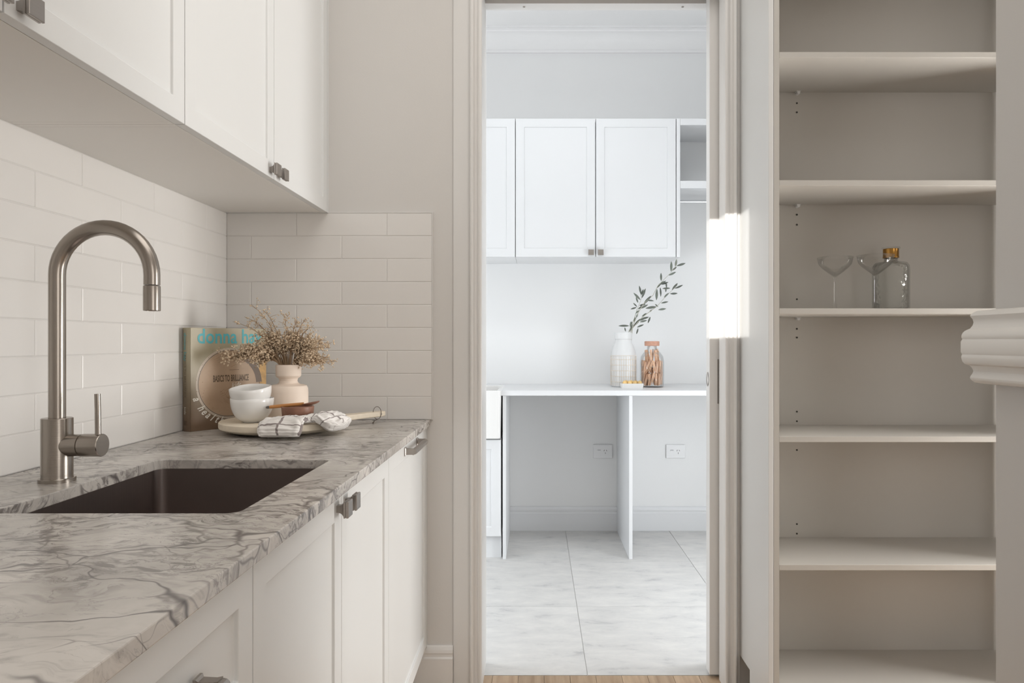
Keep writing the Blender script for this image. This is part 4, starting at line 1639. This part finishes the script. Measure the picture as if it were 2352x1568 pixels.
# --- vase
VX, VY = -0.740, 2.105
va = thing('stoneware_vase', 'matt cream stoneware vase with wide collar on the chopping board', 'vase', (VX, VY, BT))
z = BT
bm = bm_new()
prof = [(0, z + 0.0003), (0.052, z + 0.0003), (0.0565, z + 0.005), (0.0570, z + 0.075), (0.0560, z + 0.088), (0.0520, z + 0.0955), (0.044, z + 0.0985), (0.034, z + 0.1000), (0.0280, z + 0.1040),
        (0.0255, z + 0.1105), (0.0275, z + 0.1170), (0.0335, z + 0.1215), (0.0362, z + 0.1255), (0.0366, z + 0.155), (0.0355, z + 0.158), (0.0325, z + 0.158), (0.0315, z + 0.150),
        (0.022, z + 0.118), (0.021, z + 0.105), (0.045, z + 0.085), (0.050, z + 0.02), (0, z + 0.012)]
lathe(bm, prof, VX, VY, 56)
obj('body', bm, M['cream'], va, smooth=True)

# --- dried flowers: every sprig a part
fl = thing('dried_flowers', 'bunch of dried beige wild flowers spilling from the cream vase', 'flowers', (VX, VY, z + 0.10))
rf = random.Random(21)
NECK = Vector((VX, VY, z + 0.150))


def sprig(dx, dz, dy, droop, buds, side):
    bm = bm_new()
    st = NECK + Vector((rf.uniform(-0.018, 0.018), rf.uniform(-0.016, 0.016), -0.035))
    mid0 = NECK + Vector((max(-0.022, min(0.022, dx * 0.18)), max(-0.02, min(0.02, dy * 0.18)), 0.006))
    end = NECK + Vector((dx, dy, dz))
    pts = []
    n = 9
    ctrl = NECK + Vector((dx * 0.35, dy * 0.35, dz * 0.62 + droop + 0.015))
    pts.append(st)
    for i in range(n + 1):
        t = i / n
        p = mid0 * (1 - t) ** 2 + ctrl * 2 * t * (1 - t) + end * t * t
        p += Vector((rf.uniform(-1, 1), rf.uniform(-1, 1), rf.uniform(-1, 1))) * 0.0015 * t
        pts.append(p)
    tube(bm, pts, [0.0013] * 3 + [0.0011] * (len(pts) - 6) + [0.0008, 0.0007, 0.0006], 5)

    def bud(p, s):
        d = Vector((rf.uniform(-1, 1), rf.uniform(-1, 1), rf.uniform(-0.3, 1))).normalized()
        a = d.orthogonal().normalized()
        b = d.cross(a)
        q = [bm.verts.new(p + d * s * 1.4), bm.verts.new(p - d * s * 1.1)]
        r = [bm.verts.new(p + (a * cos(k * pi / 2) + b * sin(k * pi / 2)) * s * 0.8) for k in range(4)]
        for k in range(4):
            bm.faces.new((q[0], r[k], r[(k + 1) % 4])).material_index = 1
            bm.faces.new((q[1], r[(k + 1) % 4], r[k])).material_index = 1
    # side twigs with buds
    for k in range(side):
        t = 0.38 + 0.62 * (k + rf.random() * 0.5) / side
        i = min(len(pts) - 2, 1 + int(t * n))
        p = pts[i]
        dirv = (pts[i + 1] - pts[i]).normalized()
        rnd = Vector((rf.uniform(-1, 1), rf.uniform(-1, 1), rf.uniform(-0.6, 1.0))).normalized()
        q = p + (dirv * 0.7 + rnd).normalized() * rf.uniform(0.012, 0.028)
        tube(bm, [p, (p + q) / 2 + Vector((0, 0, 0.001)), q], [0.0007, 0.0006, 0.0005], 4)
        for j in range(buds):
            u = rf.uniform(0.25, 1.1)
            o = Vector((rf.uniform(-1, 1), rf.uniform(-1, 1), rf.uniform(-1, 1))) * 0.0075
            bud(p.lerp(q, u) + o, rf.uniform(0.0020, 0.0039))
    return obj('sprig', bm, [M['stem'], M['bud']], fl, recalc=False)


# (dx, dz) of the tips in metres from the rim of the vase, tall open ones first
tall = [(-0.095, 0.182), (-0.125, 0.150), (0.085, 0.125), (-0.070, 0.168), (-0.012, 0.158), (0.038, 0.140), (0.060, 0.142), (-0.148, 0.135), (0.138, 0.060), (0.115, 0.082)]
for dx, dz in tall:
    sprig(dx, dz, rf.uniform(-0.045, 0.0), 0.012, 4, 11)
for k in range(54):
    a = radians(rf.gauss(90, 46))
    a = max(radians(8), min(radians(172), a))
    r = rf.uniform(0.080, 0.138)
    sprig(r * cos(a) * 1.12, r * sin(a) * 0.84 + 0.002, rf.uniform(-0.055, 0.035), rf.uniform(0.0, 0.02), 9, 9)
for k in range(13):    # drooping over the book, left
    sprig(rf.uniform(-0.200, -0.09), rf.uniform(-0.004, 0.045), rf.uniform(-0.07, -0.035), 0.05, 8, 9)
for k in range(5):    # drooping right
    sprig(rf.uniform(0.06, 0.105), rf.uniform(-0.002, 0.03), rf.uniform(-0.05, 0.01), 0.035, 8, 8)

# --- white bowls
BWX, BWY = -0.800, 1.985


def bowl(label, zb, r, h, tilt=0.0):
    bm = bm_new()
    out = [(0, zb), (0.024, zb), (0.026, zb + 0.003)]
    n = 9
    for i in range(n + 1):
        t = i / n
        out.append((0.026 + (r - 0.026) * (sin(t * pi / 2) ** 0.75), zb + 0.004 + (h - 0.004) * t ** 1.35))
    out = out[:3] + out[4:]
    inn = [(rr - 0.0032, zz + 0.0005) for rr, zz in out[3:]][::-1]
    inn = [(rr, max(zz, zb + 0.007)) for rr, zz in inn]
    prof = out + [(r - 0.0010, zb + h + 0.0012)] + inn + [(0, zb + 0.007)]
    lathe(bm, prof, BWX, BWY, 56)
    for v in bm.verts:
        k = (v.co.z - zb) / h
        if k > 0.8:
            a = math.atan2(v.co.y - BWY, v.co.x - BWX)
            v.co.z += 0.0008 * sin(3 * a + zb * 300) * (k - 0.8) / 0.2
    o = obj('ceramic_bowl', bm, M['ceramic'], smooth='all', origin=(BWX, BWY, zb))
    o.rotation_euler = (tilt, radians(-2) if tilt else 0, 0)
    return tag(o, label, 'bowl', 'nested white bowls')


bowl('white ceramic bowl at the bottom of the nested pair on the board', BT + 0.0004, 0.0580, 0.067)
bowl('white ceramic bowl nested on top of the other bowl', BT + 0.0345, 0.0560, 0.064, radians(7))

# --- dark wooden bowl and spoon
WXb, WYb = -0.667, 1.972
bm = bm_new()
zb = BT + 0.0004
lathe(bm, [(0, zb), (0.030, zb), (0.036, zb + 0.004), (0.0415, zb + 0.018), (0.0435, zb + 0.036), (0.0440, zb + 0.045), (0.0425, zb + 0.0465), (0.0395, zb + 0.045), (0.037, zb + 0.020), (0.030, zb + 0.009), (0, zb + 0.007)], WXb, WYb, 48)
wb = obj('wooden_bowl', bm, M['redwood'], smooth=True, origin=(WXb, WYb, zb))
tag(wb, 'small dark red wooden bowl beside the cream vase', 'bowl')
sp = thing('wooden_spoon', 'orange-brown wooden spoon lying across the dark wooden bowl', 'spoon', (WXb, WYb, zb + 0.0470))
bm = bm_new()
p0 = Vector((-0.742, 1.955, zb + 0.0445)); p1 = Vector((-0.650, 1.972, zb + 0.0525)); p2 = Vector((-0.618, 1.978, zb + 0.0585))
tube(bm, [p0, p0.lerp(p1, 0.06), p0.lerp(p1, 0.4), p0.lerp(p1, 0.75), p1], [0.0036, 0.0046, 0.0050, 0.0048, 0.0042], 12)
obj('handle', bm, M['spoonwood'], sp, smooth=True)
bm = bm_new()
bmesh.ops.create_uvsphere(bm, u_segments=24, v_segments=12, radius=1.0)
ax = (p2 - p1).normalized()
rotq = ax.to_track_quat('X', 'Z').to_matrix().to_4x4()
for v in bm.verts:
    x, y, zz = v.co
    if zz > 0:
        zz = -0.35 * (1 - x * x - y * y) if x * x + y * y < 1 else 0
    v.co = Vector((x * 0.025, y * 0.0135, zz * 0.0075))
bmesh.ops.transform(bm, matrix=Matrix.Translation(p1.lerp(p2, 0.55)) @ rotq, verts=bm.verts[:])
obj('spoon_bowl', bm, M['redwood'], sp, smooth='all')
bm = bm_new()
tube(bm, [p0 - (p1 - p0).normalized() * 0.007, p0 - (p1 - p0).normalized() * 0.004, p0 + (p1 - p0).normalized() * 0.002], [0.002, 0.0036, 0.0040], 12)
obj('handle_tip', bm, M['spoonend'], sp, smooth=True, label='dark handle end')

# --- tea towel: a folded strip hanging over the front rim, pinched, then over the right rim
def catmull(tab, t):
    """tab: rows of numbers with t in column 0"""
    n = len(tab)
    k = 0
    while k < n - 2 and t > tab[k + 1][0]:
        k += 1
    p0, p1, p2, p3 = tab[max(0, k - 1)], tab[k], tab[k + 1], tab[min(n - 1, k + 2)]
    u = (t - p1[0]) / (p2[0] - p1[0])
    return [0.5 * ((2 * b) + (-a + c) * u + (2 * a - 5 * b + 4 * c - d) * u * u + (-a + 3 * b - 3 * c + d) * u ** 3)
            for a, b, c, d in zip(p0[1:], p1[1:], p2[1:], p3[1:])]


# t, centre x, y, z, width vector x, y, half thickness
TW = [(0.00, -0.676, 1.856, 0.911, 0.050, 0.003, 0.0075),
      (0.07, -0.678, 1.861, 0.921, 0.056, 0.003, 0.0105),
      (0.15, -0.679, 1.872, 0.938, 0.057, 0.001, 0.0090),
      (0.25, -0.677, 1.895, 0.948, 0.055, -0.002, 0.0085),
      (0.34, -0.668, 1.915, 0.948, 0.046, 0.004, 0.0095),
      (0.44, -0.645, 1.925, 0.947, 0.030, 0.020, 0.0100),
      (0.54, -0.618, 1.945, 0.948, 0.020, 0.033, 0.0105),
      (0.66, -0.594, 1.972, 0.950, 0.020, 0.046, 0.0120),
      (0.78, -0.574, 1.978, 0.944, 0.020, 0.052, 0.0150),
      (0.90, -0.558, 1.978, 0.931, 0.018, 0.050, 0.0180),
      (0.97, -0.550, 1.976, 0.925, 0.015, 0.043, 0.0170),
      (1.00, -0.547, 1.975, 0.923, 0.010, 0.032, 0.0120)]
bm = bm_new()
uvl = bm.loops.layers.uv.new('UVMap')
NP, NC = 120, 64
rings = []
for i in range(NP + 1):
    t = i / NP
    cx, cy, cz, wx, wy, ht = catmull(TW, t)
    c2 = catmull(TW, min(1, t + 0.01)); c1 = catmull(TW, max(0, t - 0.01))
    tan = Vector((c2[0] - c1[0], c2[1] - c1[1], c2[2] - c1[2])).normalized()
    wv = Vector((wx, wy, 0.0))
    hw = wv.length
    wv.normalize()
    nr = wv.cross(tan)
    if nr.z < 0:
        nr = -nr
    nr.normalize()
    row = []
    for j in range(NC):
        a = 2 * pi * j / NC
        ca, sa = cos(a), sin(a)
        u = math.copysign(abs(ca) ** 0.75, ca) * hw
        v = math.copysign(abs(sa) ** 0.55, sa) * ht
        # folded layers show as ridges on the two edges, creases run over the top
        edge = abs(ca) ** 6
        u += edge * 0.0028 * sin(v * 900 + t * 9) * math.copysign(1, ca)
        pnt = Vector((t * 9, ca * 2.2, sa * 1.1))
        cr = noise.noise(pnt * 1.6 + Vector((3, 1, 0))) * 0.0045 + noise.noise(pnt * 4.1) * 0.0020
        ridge = 0.0030 * (1 - abs(2 * ((t * 4.2 + 0.32 * ca * (1 if t < 0.5 else -1.6)) % 1) - 1)) ** 3
        v += (cr + ridge) * (1 if sa > -0.2 else 0.3)
        if t < 0.22:    # turned-up hem: soft horizontal rolls on the hanging end
            v += 0.0042 * sin(t * 150 + ca * 1.4) * (0.22 - t) / 0.22 * max(0, sa)
        if t > 0.72:
            v += 0.0040 * sin(ca * 7 + t * 22) * max(0, sa) * (t - 0.72) / 0.28
        p = Vector((cx, cy, cz)) + wv * u + nr * v
        rb_ = math.hypot(p.x - BCX, p.y - BCY)
        if rb_ < BR + 0.0015:
            p.z = max(p.z, BT + 0.0012)
        p.z = max(p.z, CZ + 0.0012)
        row.append(bm.verts.new(p))
    rings.append(row)
for i in range(NP):
    for j in range(NC):
        j2 = (j + 1) % NC
        f = bm.faces.new((rings[i][j], rings[i][j2], rings[i + 1][j2], rings[i + 1][j]))
        for lp, (ii, jj) in zip(f.loops, ((i, j), (i, j + 1), (i + 1, j + 1), (i + 1, j))):
            w = cos(2 * pi * jj / NC)
            lp[uvl].uv = (ii / NP * 0.36, 0.055 * math.copysign(abs(w) ** 0.75, w) + 0.002 * sin(ii * 0.2))
for ring, t in ((rings[0], 0), (rings[-1], 1)):
    c = sum((v.co for v in ring), Vector()) / NC
    cv = bm.verts.new(c + Vector((0.004 * (1 if t else 0), -0.001 if not t else 0, 0)))
    for j in range(NC):
        f = bm.faces.new((cv, ring[j], ring[(j + 1) % NC]))
        for lp in f.loops:
            lp[uvl].uv = (0.36 * t + 0.004, 0.02)
tw = obj('tea_towel', bm, M['towel'], smooth='all', origin=(-0.65, 1.92, CZ))
tag(tw, 'crumpled white linen tea towel with thin grey checks draped over the board', 'tea towel')
